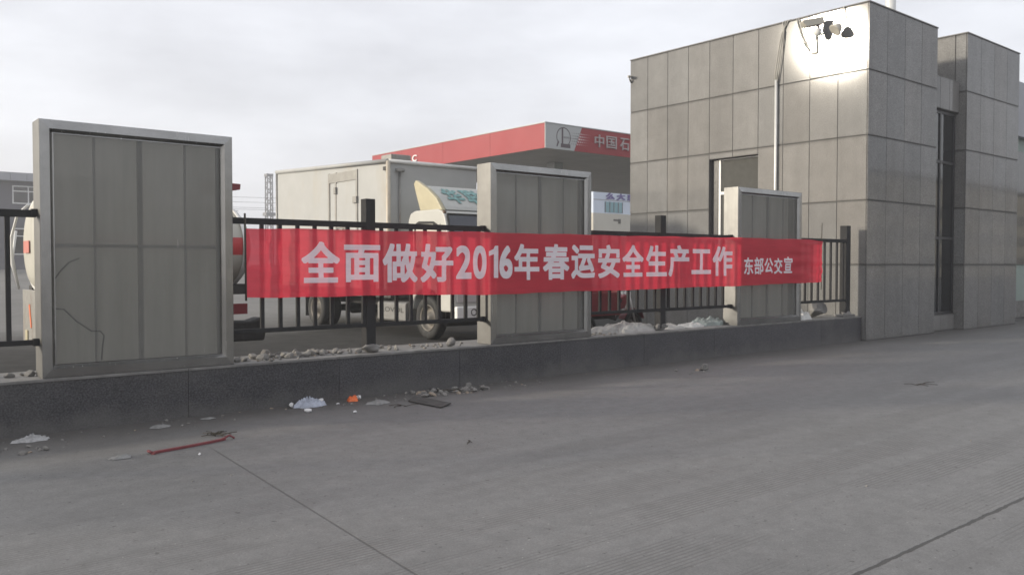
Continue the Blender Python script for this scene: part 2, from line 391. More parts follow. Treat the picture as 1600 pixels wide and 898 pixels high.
class MB:
    def __init__(self): self.bm = bmesh.new(); self.tl = None
    def tint(self):
        self.tl = self.bm.loops.layers.float_color.new('tint'); return self
    def face(self, pts, smooth=False):
        vs = [self.bm.verts.new(p) for p in pts]
        f = self.bm.faces.new(vs); f.smooth = smooth; return f
    def box(self, a, b, tint=None, jit=0.0):
        x0, y0, z0 = a; x1, y1, z1 = b
        P = [(x0,y0,z0),(x1,y0,z0),(x1,y1,z0),(x0,y1,z0),(x0,y0,z1),(x1,y0,z1),(x1,y1,z1),(x0,y1,z1)]
        if jit: P = [tuple(c + random.uniform(-jit, jit) for c in p) for p in P]
        v = [self.bm.verts.new(p) for p in P]
        for q in ((3,2,1,0),(4,5,6,7),(0,1,5,4),(1,2,6,5),(2,3,7,6),(3,0,4,7)):
            f = self.bm.faces.new([v[i] for i in q])
            if tint and self.tl:
                for l in f.loops: l[self.tl] = (*tint, 1)
        return self
    def prism(self, poly, axis, lo, hi):
        """poly = 2D outline; axis = the missing coordinate (0,1,2)"""
        def p3(p, v):
            q = list(p); q.insert(axis, v); return q
        a = [self.bm.verts.new(p3(p, lo)) for p in poly]
        b = [self.bm.verts.new(p3(p, hi)) for p in poly]
        n = len(poly)
        fs = [self.bm.faces.new(a[::-1]), self.bm.faces.new(b)]
        for i in range(n):
            fs.append(self.bm.faces.new((a[i], a[(i+1) % n], b[(i+1) % n], b[i])))
        bmesh.ops.recalc_face_normals(self.bm, faces=fs)
        return self
    def tube(self, path, r, n=8, closed_caps=True, smooth=True):
        path = [Vector(p) for p in path]; rings = []
        rs = r if isinstance(r, (list, tuple)) else [r] * len(path)
        up = None
        for i, p in enumerate(path):
            d = (path[min(i+1, len(path)-1)] - path[max(i-1, 0)]).normalized()
            if up is None: up = d.orthogonal().normalized()
            u = (up - d * up.dot(d))
            u = u.normalized() if u.length > 1e-5 else d.orthogonal().normalized()
            up = u; w = d.cross(u)
            rings.append([self.bm.verts.new(p + (u * math.cos(2*math.pi*k/n) + w * math.sin(2*math.pi*k/n)) * rs[i]) for k in range(n)])
        for i in range(len(rings)-1):
            for k in range(n):
                f = self.bm.faces.new((rings[i][k], rings[i][(k+1) % n], rings[i+1][(k+1) % n], rings[i+1][k])); f.smooth = smooth
        if closed_caps:
            self.bm.faces.new(rings[0][::-1]); self.bm.faces.new(rings[-1])
        return self
    def lathe(self, prof, centre, axis, n=24, smooth=True):
        """prof = [(distance along axis, radius)]"""
        ax = Vector(axis).normalized(); u = ax.orthogonal().normalized(); w = ax.cross(u); c = Vector(centre)
        rings = []
        for d, r in prof:
            if r < 1e-5: rings.append([self.bm.verts.new(c + ax * d)])
            else: rings.append([self.bm.verts.new(c + ax * d + (u * math.cos(2*math.pi*k/n) + w * math.sin(2*math.pi*k/n)) * r) for k in range(n)])
        for a, b in zip(rings, rings[1:]):
            for k in range(n):
                if len(a) == 1 and len(b) == 1: continue
                if len(a) == 1: f = self.bm.faces.new((a[0], b[(k+1) % n], b[k]))
                elif len(b) == 1: f = self.bm.faces.new((a[k], a[(k+1) % n], b[0]))
                else: f = self.bm.faces.new((a[k], a[(k+1) % n], b[(k+1) % n], b[k]))
                f.smooth = smooth
        return self
    def build(self, name, mat, parent=None, bevel=0.0, seg=2, origin=None):
        me = bpy.data.meshes.new(name)
        bmesh.ops.recalc_face_normals(self.bm, faces=self.bm.faces)
        off = Vector((0, 0, 0))
        if parent is not None: off = LOC[parent.name]
        elif origin is not None: off = Vector(origin)
        if off.length: bmesh.ops.translate(self.bm, verts=self.bm.verts, vec=-off)
        self.bm.to_mesh(me); self.bm.free()
        me.materials.append(mat)
        o = bpy.data.objects.new(name, me); COL.objects.link(o)
        if parent is not None:
            o.parent = parent; LOC[o.name] = off
        else:
            o.location = off; LOC[o.name] = off
        if bevel:
            b = o.modifiers.new('bevel', 'BEVEL'); b.width = bevel; b.segments = seg; b.limit_method = 'ANGLE'
        return o

_glyphs = {}
def glyph(body, bold=0.0, extrude=0.0):
    """mesh of a text, as (verts normalised to its own bounding box, faces)"""
    key = (body, bold, extrude)
    if key not in _glyphs:
        c = bpy.data.curves.new('text', 'FONT'); c.body = body; c.offset = bold; c.extrude = extrude; c.resolution_u = 4
        o = bpy.data.objects.new('text', c); COL.objects.link(o)
        dg = bpy.context.evaluated_depsgraph_get()
        me = bpy.data.meshes.new_from_object(o.evaluated_get(dg))
        vs = [v.co.copy() for v in me.vertices]; fs = [tuple(p.vertices) for p in me.polygons]
        bpy.data.objects.remove(o); bpy.data.curves.remove(c); bpy.data.meshes.remove(me)
        x0, x1 = min(v.x for v in vs), max(v.x for v in vs); y0, y1 = min(v.y for v in vs), max(v.y for v in vs)
        z0, z1 = min(v.z for v in vs), max(v.z for v in vs)
        _glyphs[key] = ([((v.x-x0)/(x1-x0), (v.y-y0)/(y1-y0), (v.z-z0)/(z1-z0) if z1 > z0 else 0.0) for v in vs], fs)
    return _glyphs[key]

import numpy as np
_sdf = {}
def bold_field(body, bold, n=84):
    """signed distance to a glyph's outline on a grid over its widened box: bold strokes without broken fills"""
    key = (body, bold)
    if key in _sdf: return _sdf[key]
    c = bpy.data.curves.new('text', 'FONT'); c.body = body; c.resolution_u = 5
    o = bpy.data.objects.new('text', c); COL.objects.link(o)
    me = bpy.data.meshes.new_from_object(o.evaluated_get(bpy.context.evaluated_depsgraph_get()))
    P = np.array([v.co[:2] for v in me.vertices]); cnt = {}
    for p in me.polygons:
        for e in p.edge_keys: cnt[e] = cnt.get(e, 0) + 1
    E_ = np.array([e for e, k in cnt.items() if k == 1])
    bpy.data.objects.remove(o); bpy.data.curves.remove(c); bpy.data.meshes.remove(me)
    A, B = P[E_[:, 0]], P[E_[:, 1]]
    if body == '1':                       # a condensed figure one: straight stem with a slanting flag
        P = np.array([(.15, 0), (.265, 0), (.265, .73), (.185, .73), (.14, .655), (.01, .60), (.01, .505), (.15, .555)])
        A, B = P, np.roll(P, -1, 0)
    lo, hi = P.min(0) - bold, P.max(0) + bold
    pad = (hi - lo) * .02
    gx = np.linspace(lo[0] - pad[0], hi[0] + pad[0], n + 1); gy = np.linspace(lo[1] - pad[1], hi[1] + pad[1], n + 1)
    X, Y = np.meshgrid(gx, gy, indexing='ij'); Q = np.stack([X.ravel(), Y.ravel()], 1)
    D = np.full(len(Q), 1e9); inside = np.zeros(len(Q), bool)
    for a, b in zip(A, B):
        ab = b - a; t = np.clip(((Q - a) @ ab) / max(ab @ ab, 1e-12), 0, 1)
        e = Q - a; D2 = D
        for num, den in ((e[:, 0], ab[0]), (e[:, 1], ab[1]), (e[:, 0] - e[:, 1], ab[0] - ab[1]), (e[:, 0] + e[:, 1], ab[0] + ab[1])):
            if abs(den) > 1e-9:       # square-nib distance keeps the stroke ends crisp
                tt_ = np.clip(num / den, 0, 1)
                D2 = np.minimum(D2, np.abs(e - tt_[:, None] * ab).max(1))
        D = np.minimum(D2, np.abs(e - t[:, None] * ab).max(1))
        if a[1] != b[1]:
            m = (a[1] > Q[:, 1]) != (b[1] > Q[:, 1])
            inside ^= m & (Q[:, 0] < a[0] + (Q[:, 1] - a[1]) / (b[1] - a[1]) * ab[0])
    F = (np.where(inside, D, -D) + bold).reshape(X.shape)
    U = (gx - lo[0]) / (hi[0] - lo[0]); V = (gy - lo[1]) / (hi[1] - lo[1])
    _sdf[key] = (U, V, F); return _sdf[key]
def add_bold_text(mb, body, fn, bold, n=84):
    U, V, F = bold_field(body, bold, n); cache = {}
    def vert(k, u, v):
        if k not in cache: cache[k] = mb.bm.verts.new(fn(u, v, 0))
        return cache[k]
    for i in range(n):
        for j in range(n):
            c = [(i, j), (i+1, j), (i+1, j+1), (i, j+1)]; f = [F[p] for p in c]
            if max(f) <= 0: continue
            poly = []
            for k in range(4):
                p, q = c[k], c[(k+1) % 4]; fp, fq = f[k], f[(k+1) % 4]
                if fp > 0: poly.append(vert(p, U[p[0]], V[p[1]]))
                if (fp > 0) != (fq > 0):
                    t = fp / (fp - fq); key = (min(p, q), max(p, q))
                    poly.append(vert(key, U[p[0]] + (U[q[0]] - U[p[0]]) * t, V[p[1]] + (V[q[1]] - V[p[1]]) * t))
            if len(poly) >= 3: mb.bm.faces.new(poly)

def add_text(mb, body, fn, bold=0.0, extrude=0.0):
    vs, fs = glyph(body, bold, extrude)
    bv = [mb.bm.verts.new(fn(*v)) for v in vs]
    for f in fs:
        try: mb.bm.faces.new([bv[i] for i in f])
        except ValueError: pass

def rock_bm(mb, c, size, seed, sub=2, flat=(1, 1, 0.7), rot=0.0):
    rnd = random.Random(seed)
    t = bmesh.new(); bmesh.ops.create_icosphere(t, subdivisions=sub, radius=1.0)
    off = Vector((rnd.uniform(-9, 9), rnd.uniform(-9, 9), rnd.uniform(-9, 9)))
    planes = [(Vector((rnd.gauss(0, 1), rnd.gauss(0, 1), rnd.gauss(0, 1))).normalized(), rnd.uniform(0.45, 0.8)) for _ in range(7)]
    for v in t.verts:
        for n_, d in planes:
            e = v.co.dot(n_) - d
            if e > 0: v.co -= n_ * e
        v.co *= 1 + 0.22 * mnoise.noise(v.co * 1.7 + off)
    m = Matrix.Rotation(rot, 3, 'Z')
    zmin = min(v.co.z for v in t.verts)
    mp_ = {}
    for v in t.verts:
        p = m @ Vector((v.co.x * flat[0], v.co.y * flat[1], (v.co.z - zmin) * flat[2])) * size
        mp_[v] = mb.bm.verts.new(Vector(c) + p)
    for f in t.faces: mb.bm.faces.new([mp_[v] for v in f.verts])
    t.free(); return mb

def crumple_bm(mb, c, sx, sy, h, seed, n=14, rot=0.0, freq=3.0):
    """a crumpled film or cloth lump lying on a surface"""
    rnd = random.Random(seed); off = Vector((rnd.uniform(-50, 50), rnd.uniform(-50, 50), 0))
    m = Matrix.Rotation(rot, 3, 'Z'); g = []
    for i in range(n + 1):
        row = []
        for j in range(n + 1):
            u, v = i / n * 2 - 1, j / n * 2 - 1
            r = math.sqrt(u*u + v*v); ang = math.atan2(v, u)
            k = 0.72 + 0.34 * mnoise.noise(Vector((math.cos(ang) * 1.4, math.sin(ang) * 1.4, 0)) + off)
            s = max(abs(u), abs(v)); rr = s * k
            px, py = math.cos(ang) * rr * sx, math.sin(ang) * rr * sy
            e = max(0.0, 1 - s)
            z = h * (e ** 0.6) * (0.55 + 0.9 * abs(mnoise.noise(Vector((u * freq, v * freq, 3.1)) + off)))
            z += 0.004 + (0.35 * h * abs(mnoise.noise(Vector((u * 5, v * 5, 9)) + off)) if s < 0.99 else 0)
            row.append(mb.bm.verts.new(Vector(c) + m @ Vector((px, py, z))))
        g.append(row)
    for i in range(n):
        for j in range(n):
            mb.bm.faces.new((g[i][j], g[i+1][j], g[i+1][j+1], g[i][j+1]))
    return mb

# ------------------------------------------------------------------ ground
def gz(y):
    if y < 18: return 0.0
    return min(1.2, (y - 18) / 60.0 * 1.2)
mb = MB()
ys = [-1500, -200, -60, -20, 0, 9, 14, 18, 30, 50, 78, 120, 300, 2500]
xs = [-1500, -300, -60, 0, 30, 90, 300, 2500]
gv = [[mb.bm.verts.new((x, y, gz(y))) for y in ys] for x in xs]
for i in range(len(xs)-1):
    for j in range(len(ys)-1):
        mb.bm.faces.new((gv[i][j], gv[i+1][j], gv[i+1][j+1], gv[i][j+1]))
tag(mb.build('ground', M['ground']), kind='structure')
mb = MB(); mb.face([(-60, -24, .004), (90, -24, .004), (90, 9.2, .004), (-60, 9.2, .004)])
tag(mb.build('pavement', M['pavement']), kind='structure')
# ------------------------------------------------------------------ granite wall under the fence
WY, WH, WB = 8.93, 0.52, 9.68
wall = empty('low_wall', (8, 9.3, 0), 'long low wall faced with dark speckled granite carrying the fence and light boxes', 'wall')
mb = MB().tint()
joints = [-6.0, -4.2, -2.4, -0.6, 1.2, 3.0, 4.75, 6.5, 8.3, 10.1, 11.9, 13.6, 15.3, 16.86]
for a, b in zip(joints, joints[1:]):
    k = random.uniform(0.86, 1.12)
    mb.box((a + .002, WY + random.uniform(0, .0025), 0.0), (b - .002, WY + .03, WH - .028), (k, k, k * 1.02))
mb.build('facing', M['dark_granite'], wall)
mb = MB(); mb.box((-6, WY + .0302, 0), (16.86, WB, WH - .0281)); mb.build('core', M['grout'], wall)
mb = MB()
for a, b in zip(joints, joints[1:]):
    mb.box((a + .001, WY - .012, WH - .028), (b - .001, WB + .01, WH + random.uniform(-.002, .002)))
mb.build('coping', M['coping'], wall, bevel=.004)

# ------------------------------------------------------------------ guardhouse
GX, GY = 16.90, 8.85
gh = empty('guardhouse', (20.5, 11.5, 0), 'boxy guardhouse clad in pale grey granite tiles with a tall recessed window', 'building')
def stained_tile(mb, lo, hi, axis, tint):
    """a tile whose long top and bottom edges carry a narrow band of joint-sealant staining"""
    e0, e1 = random.uniform(.03, .07), random.uniform(.02, .05)
    zs = [lo[2], lo[2] + e1, hi[2] - e0, hi[2]]
    if zs[1] >= zs[2]: zs = [lo[2], lo[2] + (hi[2]-lo[2])*.4, lo[2] + (hi[2]-lo[2])*.6, hi[2]]
    k0, k1 = random.uniform(.55, .80), random.uniform(.62, .88)
    ks = [k1, 1.0, 1.0, k0]
    o = 1 - axis
    def P(u, d, z):
        p = [0, 0, z]; p[o] = u; p[axis] = d; return tuple(p)
    d_out, d_in = lo[axis], hi[axis]          # every clad wall here faces -X or -Y
    j = [random.uniform(-.0002, .0002) for _ in range(4)]
    def skin(k, side):
        f = k / 3
        return d_out + (j[side] * (1 - f) + j[side + 2] * f)
    L = [mb.bm.verts.new(P(lo[o], skin(k, 0), z)) for k, z in enumerate(zs)]
    Rr = [mb.bm.verts.new(P(hi[o], skin(k, 1), z)) for k, z in enumerate(zs)]
    Lb = [mb.bm.verts.new(P(lo[o], d_in, z)) for z in (zs[0], zs[3])]; Rb = [mb.bm.verts.new(P(hi[o], d_in, z)) for z in (zs[0], zs[3])]
    col = {}
    for k in range(4): col[L[k]] = col[Rr[k]] = ks[k]
    for v, k in ((Lb[0], ks[0]), (Rb[0], ks[0]), (Lb[1], ks[3]), (Rb[1], ks[3])): col[v] = k
    faces = [(L[k], Rr[k], Rr[k+1], L[k+1]) for k in range(3)] + [(L[3], Rr[3], Rb[1], Lb[1]), (Rr[0], L[0], Lb[0], Rb[0]),
             (L[0], L[1], L[2], L[3], Lb[1], Lb[0]), (Rr[3], Rr[2], Rr[1], Rr[0], Rb[0], Rb[1])]
    for q in faces:
        f = mb.bm.faces.new(q)
        for l in f.loops: l[mb.tl] = (*[c * col[l.vert] for c in tint], 1)
def cladding(mb, axis, plane, us, vs, out, holes=(), gv_=.012, gu=.0055, th=.022, row_tints=True):
    """tiles on a wall plane: axis 0 -> plane x=const with u=y ; axis 1 -> plane y=const with u=x"""
    for u0, u1 in zip(us, us[1:]):
        for v0, v1 in zip(vs, vs[1:]):
            cu, cv = (u0+u1)/2, (v0+v1)/2
            if any(h[0] < cu < h[1] and h[2] < cv < h[3] for h in holes): continue
            k = random.uniform(0.90, 1.08); w = random.uniform(-.015, .015)
            t_ = (k * (1 + w), k, k * (1 - w))
            d0, d1 = sorted((plane, plane - out * th))
            lo = [0, 0, v0 + gv_]; hi = [0, 0, v1 - gv_]
            lo[axis], hi[axis] = d0, d1
            lo[1-axis], hi[1-axis] = u0 + gu, u1 - gu
            stained_tile(mb, lo, hi, axis, t_)
rows = [0.0, 1.594, 2.94, 4.29, 5.64, 7.02]
lcols = [8.85, 9.53, 10.19, 10.85, 11.50, 12.20, 12.88, 13.53, 14.19, 14.86, 15.47]
fcols = [16.90, 17.69, 18.48, 19.27, 20.05]
mb = MB().tint()
lc0 = [8.874] + lcols[1:]
cladding(mb, 0, GX, [c for c in lc0 if c <= 11.5], rows, -1)
cladding(mb, 0, GX, [c for c in lc0 if c >= 12.88], rows, -1)
cladding(mb, 0, GX, [11.50, 12.20, 12.88], [0, 1.30, 1.594, 2.94, 4.14, 4.29, 5.64, 7.02], -1, holes=[(11.5, 12.88, 1.3, 4.14)])
cladding(mb, 1, GY, fcols, rows, -1)
rows2 = [0.0, 1.594, 2.97, 4.38, 5.80, 7.20]
bcols = [21.65, 22.46, 23.27, 24.09, 24.90]
cladding(mb, 1, GY, bcols, rows2, -1)
cladding(mb, 0, 21.65, [8.874, 9.122], rows2, -1)
cladding(mb, 0, 21.65, [9.134, 9.8, 10.5, 11.2, 11.9], [5.95, 7.20], -1)
# cladding round the recess: plinth and lintel
cladding(mb, 1, 9.06, [20.05, 20.85, 21.625], [0.0, 0.40], -1)
cladding(mb, 1, 9.02, [20.05, 20.6, 21.1, 21.625], [5.28, 6.05], -1)
mb.build('tile_cladding', M['granite'], gh, bevel=.003, seg=1)
mb = MB()
mb.box((GX + .0155, GY + .0155, 0), (20.034, 11.50, 7.00))
mb.box((GX + .0156, 12.88, 0), (20.034, 15.46, 7.00))
mb.box((GX + .0157, 11.5001, 0), (20.034, 12.8799, 1.29)); mb.box((GX + .0157, 11.5001, 4.15), (20.034, 12.8799, 7.00))
mb.box((GX + .30, 11.5001, 1.2901), (20.034, 12.8799, 4.1499))
mb.box((21.665, GY + .0155, 0), (24.885, 13.0, 7.18))
mb.box((20.0341, 9.08, 0), (21.6649, 13, 0.395)); mb.box((20.0341, 9.04, 5.285), (21.6649, 13, 6.04))
mb.box((20.0341, 9.40, 0.3951), (21.6649, 13, 5.2849))
mb.build('wall_core', M['grout'], gh)
mb = MB(); mb.box((GX - .012, GY - .012, 7.02), (20.06, 15.48, 7.045)); mb.box((21.638, GY - .012, 7.20), (24.912, 13.01, 7.225))
mb.build('roof_edge', M['coping'], gh)
# side window, set back in its reveal
w = MB()
for a, b in (((12.63, 1.30), (12.69, 4.14)), ((11.50, 1.30), (11.55, 4.14))):
    w.box((GX + .13, a[0], a[1]), (GX + .19, b[0], b[1]))
w.box((GX + .131, 11.5505, 4.115), (GX + .16, 12.6195, 4.139)); w.box((GX + .131, 11.5505, 3.29), (GX + .189, 12.6295, 3.36)); w.box((GX + .131, 11.5505, 1.301), (GX + .189, 12.6195, 1.36))
win = w.build('window_frame', M['frame_white'], gh)
w = MB(); w.box((GX + .15, 11.54, 1.33), (GX + .16, 12.65, 4.10)); w.build('pane', M['grey_glass'], win)
w = MB(); w.box((GX + .12, 12.7001, 1.30), (GX + .26, 12.8799, 4.14)); w.build('window_reveal', M['frame_dark'], gh)
# tall window in the recess
w = MB()
w.box((20.06, 9.10, .40), (20.13, 9.16, 5.27)); w.box((21.565, 9.10, .40), (21.62, 9.16, 5.27)); w.box((20.80, 9.10, .40), (20.86, 9.16, 5.27))
for z in (0.401, 2.20, 4.02, 5.20): w.box((20.0605, 9.103, z), (21.6195, 9.157, z + .065))
win = w.build('tall_window_frame', M['frame_dark'], gh)
w = MB(); w.box((20.1, 9.125, .43), (21.6, 9.135, 5.25)); w.build('tall_pane', M['dark_glass'], win)

mb = MB(); mb.lathe([(0, .115), (1.6, .115), (1.6, .10)], (19.3, 9.6, 7.045), (0, 0, 1), 20)
tag(mb.build('flue_pipe', M['galv'], origin=(19.3, 9.6, 7.045)), 'pale metal flue pipe standing on the guardhouse roof', 'pipe')

# conduit and cables on the side wall
cp = empty('conduit', (GX, 11.0, 1.6), 'white vertical conduit pipe with loose black cables on the guardhouse side wall', 'conduit')
mb = MB(); mb.tube([(16.855, 11.0, 1.0), (16.855, 11.0, 5.76)], .034, 12)
mb.build('pipe', M['galv'], cp)
for k, (dy, top) in enumerate(((-.05, 10.82), (.0, 10.75), (.05, 10.68))):
    mb = MB(); mb.tube([(16.85, 11.0 + dy * .5, 5.70), (16.86, 10.98 + dy, 5.95), (16.865, 10.90 + dy, 6.45), (16.862, 10.84 + dy * .5, 6.8), (16.88, top + .04, 7.03), (16.93, top + .02, 7.06), (17.1, top, 7.06)], .013, 6)
    mb.build('cable', M['grey_cable'], cp)
for a in (0, .05):
    mb = MB(); mb.tube([(17.0, 10.52 - a, 7.06), (16.885, 10.51 - a, 7.03), (16.87, 10.44 - a, 6.75), (16.872, 10.33 - a, 6.45), (16.875, 10.2, 6.25), (16.88, 10.11, 6.20)], .010, 6)
    mb.build('cable', M['grey_cable'], cp)
# cameras and floodlight
def sec_camera(loc, d, label, dome, k=1.0):
    """box camera on an arm; d = direction the camera looks"""
    e = empty('security_camera', loc, label, 'camera')
    L = Vector(loc); d = Vector(d).normalized(); s = d.cross(Vector((0, 0, 1))).normalized(); u = s.cross(d)
    def P(a, b, c): return L + (s * a + d * b + u * c) * k
    mb = MB()
    prof = [(-.06, -.05), (.06, -.05), (.07, .03), (.075, .055), (-.075, .055), (-.07, .03)]
    A = [mb.bm.verts.new(P(x, -.14, z)) for x, z in prof]; B = [mb.bm.verts.new(P(x, .16 + (.05 if z > .02 else 0), z)) for x, z in prof]
    mb.bm.faces.new(A[::-1]); mb.bm.faces.new(B)
    for i in range(6): mb.bm.faces.new((A[i], A[(i+1) % 6], B[(i+1) % 6], B[i]))
    mb.build('housing', M['pale_fitting'], e, bevel=.006)
    mb = MB(); mb.lathe([(0, .0), (0, .035 * k), (.012, .035 * k), (.012, 0)], P(0, .158, -.01), d, 16); mb.build('lens', M['dark_glass'], e)
    return e, P
e, P = sec_camera((16.62, 9.93, 6.77), (-.75, .55, -.18), 'grey box camera on an arm above a small dome, on the guardhouse side wall', True, 1.3)
mb = MB(); mb.tube([P(0, -.05, -.05), P(0, -.05, -.13), (16.89, 9.99, 6.58)], .026, 8); mb.build('bracket', M['trim_grey'], e)
mb = MB(); mb.lathe([(-.02, .085), (.04, .085), (.07, .078), (.12, .055), (.145, 0)], P(0, -.03, -.13), (0, 0, -1), 16); mb.build('dome', M['white_paint'], e)
mb = MB(); mb.tube([(16.885, 10.02, 6.22), (16.875, 10.03, 6.62)], .014, 6); mb.build('cable', M['cable'], e)
mb = MB(); mb.box((16.86, 10.0, 6.17), (16.895, 10.14, 6.215)); mb.build('junction_box', M['trim_grey'], e)
e, P = sec_camera((16.80, 15.42, 6.58), (-.5, -.6, -.15), 'small camera at the far top corner of the guardhouse side wall', False, .55)
mb = MB(); mb.tube([P(0, 0, -.04), (16.82, 15.42, 6.50), (16.89, 15.42, 6.44)], [.012, .02, .03], 8); mb.build('bracket', M['trim_grey'], e)
fl = empty('floodlight', (16.7, 9.45, 6.55), 'round floodlight hung from a rod near the corner of the guardhouse', 'lamp')
mb = MB(); mb.lathe([(-.13, .03), (-.12, .07), (0, .135), (.03, .14), (.03, .115), (.0, 0)], (16.66, 9.46, 6.53), (-.55, .35, -.62), 20); mb.build('reflector_housing', M['pale_fitting'], fl)
mb = MB(); mb.tube([(16.74, 9.42, 6.60), (16.80, 9.40, 6.75), (16.87, 9.40, 7.03), (17.0, 9.40, 7.06)], .015, 8); mb.build('rod', M['pale_fitting'], fl)

# ------------------------------------------------------------------ light boxes
def light_box(x0, x1, label, cable):
    y0, y1, z0, z1 = 8.935, 9.235, .523, 2.965
    e = empty('light_box', ((x0 + x1) / 2, 9.08, .52), label, 'sign board', 'stainless steel light boxes on the low wall')
    fw, fb, ch = .085, .030, .030        # flat face width, depth and width of the inner chamfer
    mb = MB(); t = .004
    # casing: sides, top and bottom sheets with folded lips
    mb.box((x0, y0, z0), (x0 + t, y1, z1)); mb.box((x1 - t, y0, z0), (x1, y1, z1))
    mb.box((x0 + t, y0 + .001, z1 - t), (x1 - t, y1 - .001, z1 - .0005)); mb.box((x0 + t, y0 + .001, z0 + .0005), (x1 - t, y1 - .001, z0 + t))
    mb.build('casing', M['steel_side'], e)
    mb = MB()
    O = [(x0, z0), (x1, z0), (x1, z1), (x0, z1)]
    I = [(x0 + fw, z0 + fw), (x1 - fw, z0 + fw), (x1 - fw, z1 - fw), (x0 + fw, z1 - fw)]
    def inset(pts, d): return [(a + (d if a < (x0+x1)/2 else -d), b + (d if b < 1.7 else -d)) for a, b in pts]
    rings_ = [(O, y0 + .003), (O, y0 + .002), (inset(O, .004), y0 - .002), (I, y0 - .009), (inset(I, ch), y0 + fb), (inset(I, ch + .010), y0 + fb - .003), (inset(I, ch + .010), y0 + fb + .02)]
    for (A_, ya), (B_, yb2) in zip(rings_, rings_[1:]):
        for k in range(4):
            n = (k + 1) % 4
            mb.face([(A_[k][0], ya, A_[k][1]), (A_[n][0], ya, A_[n][1]), (B_[n][0], yb2, B_[n][1]), (B_[k][0], yb2, B_[k][1])])
    mb.build('bevelled_frame', M['steel'], e)
    mb = MB(); mb.face([(x0 + .02, y0 + fb + .012, z0 + .02), (x1 - .02, y0 + fb + .012, z0 + .02), (x1 - .02, y0 + fb + .012, z1 - .02), (x0 + .02, y0 + fb + .012, z1 - .02)])
    pn = mb.build('front_sheet', M['panel_front'], e)
    mb = MB(); mb.face([(x0 + .005, y1 - .004, z0 + .005), (x1 - .005, y1 - .004, z0 + .005), (x1 - .005, y1 - .004, z1 - .005), (x0 + .005, y1 - .004, z1 - .005)])
    mb.build('back_sheet', M['panel_back'], e)
    W = x1 - x0; yb_ = y0 + fb + .03
    for fr, hw in ((.265, .010), (.495, .024), (.74, .010), (.925, .016)):
        mb = MB(); mb.box((x0 + W * fr - hw, yb_, z0 + .05), (x0 + W * fr + hw, yb_ + .025, z1 - .05)); mb.build('batten', M['trim_grey'], e)
    mb = MB(); mb.box((x0 + .05, yb_ + .026, 1.765), (x1 - .05, yb_ + .05, 1.80)); mb.build('batten', M['trim_grey'], e)
    if cable:
        mb = MB(); y = y0 + fb + .02
        pts = [(x0 + .12, y, 1.18), (x0 + .20, y, 1.17), (x0 + .31, y, 1.05), (x0 + .44, y, .95), (x0 + .52, y, .945), (x0 + .555, y, .90), (x0 + .54, y, .80), (x0 + .53, y, .66)]
        mb.tube(pts, .007, 6)
        mb.tube([(x0 + .11, y, 1.44), (x0 + .17, y, 1.53), (x0 + .25, y, 1.62), (x0 + .34, y, 1.66)], .007, 6)
        mb.build('loose_cable', M['cable'], e)
    for z in (.86, 2.09):        # brackets that take the fence rails
        for a_, b_ in ((x0 - .05, x0 - .0005), (x1 + .0005, x1 + .05)):
            mb = MB(); mb.box((a_, 9.05, z - .035), (b_, 9.11, z + .035)); mb.build('rail_bracket', M['black_paint'], e)
    return e
light_box(1.65, 3.49, 'blank stainless light box nearest the camera, clear of the banner, loose cable inside its sheet', True)
light_box(7.02, 8.92, 'blank stainless light box crossed by the digits and first words of the red banner', False)
light_box(12.55, 14.58, 'blank stainless light box under the small end lettering of the banner, beside the guardhouse', False)

# ------------------------------------------------------------------ fence
FY = 9.08
def fence(x0, x1, posts, label, pitch=.215, first=None, gaps=()):
    e = empty('metal_fence', ((x0 + x1) / 2, FY, .52), label, 'fence', 'black metal fence panels between the light boxes')
    xs_ = [x0] + list(posts) + [x1]
    for a, b in zip(xs_, xs_[1:]):
        for z0, z1 in ((2.045, 2.115), (.835, .885)):
            mb = MB(); mb.box((a + (.06 if a in posts else 0), FY - .02, z0), (b - (.06 if b in posts else 0), FY + .02, z1))
            mb.build('rail', M['black_paint'], e, bevel=.004)
        x = a + pitch * (.75 if a in posts else .5) if first is None or a != x0 else first
        while x < b - .07:
            mb = MB(); mb.box((x - .021, FY - .0165, .8855), (x + .021, FY + .0165, 2.0445)); mb.build('picket', M['black_paint'], e)
            x += pitch
    for p in posts:
        h = .078 if p > 12 else .066
        mb = MB(); mb.box((p - h, FY + .04 - h, .56), (p + h, FY + .04 + h, 2.40)); po = mb.build('post', M['black_paint'], e, bevel=.008)
        mb = MB(); rock_bm(mb, (p, FY + .04, .515), .135, int(p * 10), 3, (1, 1, .46)); mb.build('mortar_footing', M['coping'], e)
    return e
fence(-5.0, 1.64, [-2.2], 'black metal fence panel at the left edge of the photo', first=-4.8)
fence(3.50, 7.0, [5.255], 'black metal fence panel with one post between the two largest light boxes', first=3.875)
fence(8.94, 12.53, [10.70], 'black metal fence panel with one post in front of the guardhouse side wall', pitch=.21)
fence(14.60, 16.60, [16.53], 'short black metal fence panel ending at the guardhouse corner', pitch=.235)

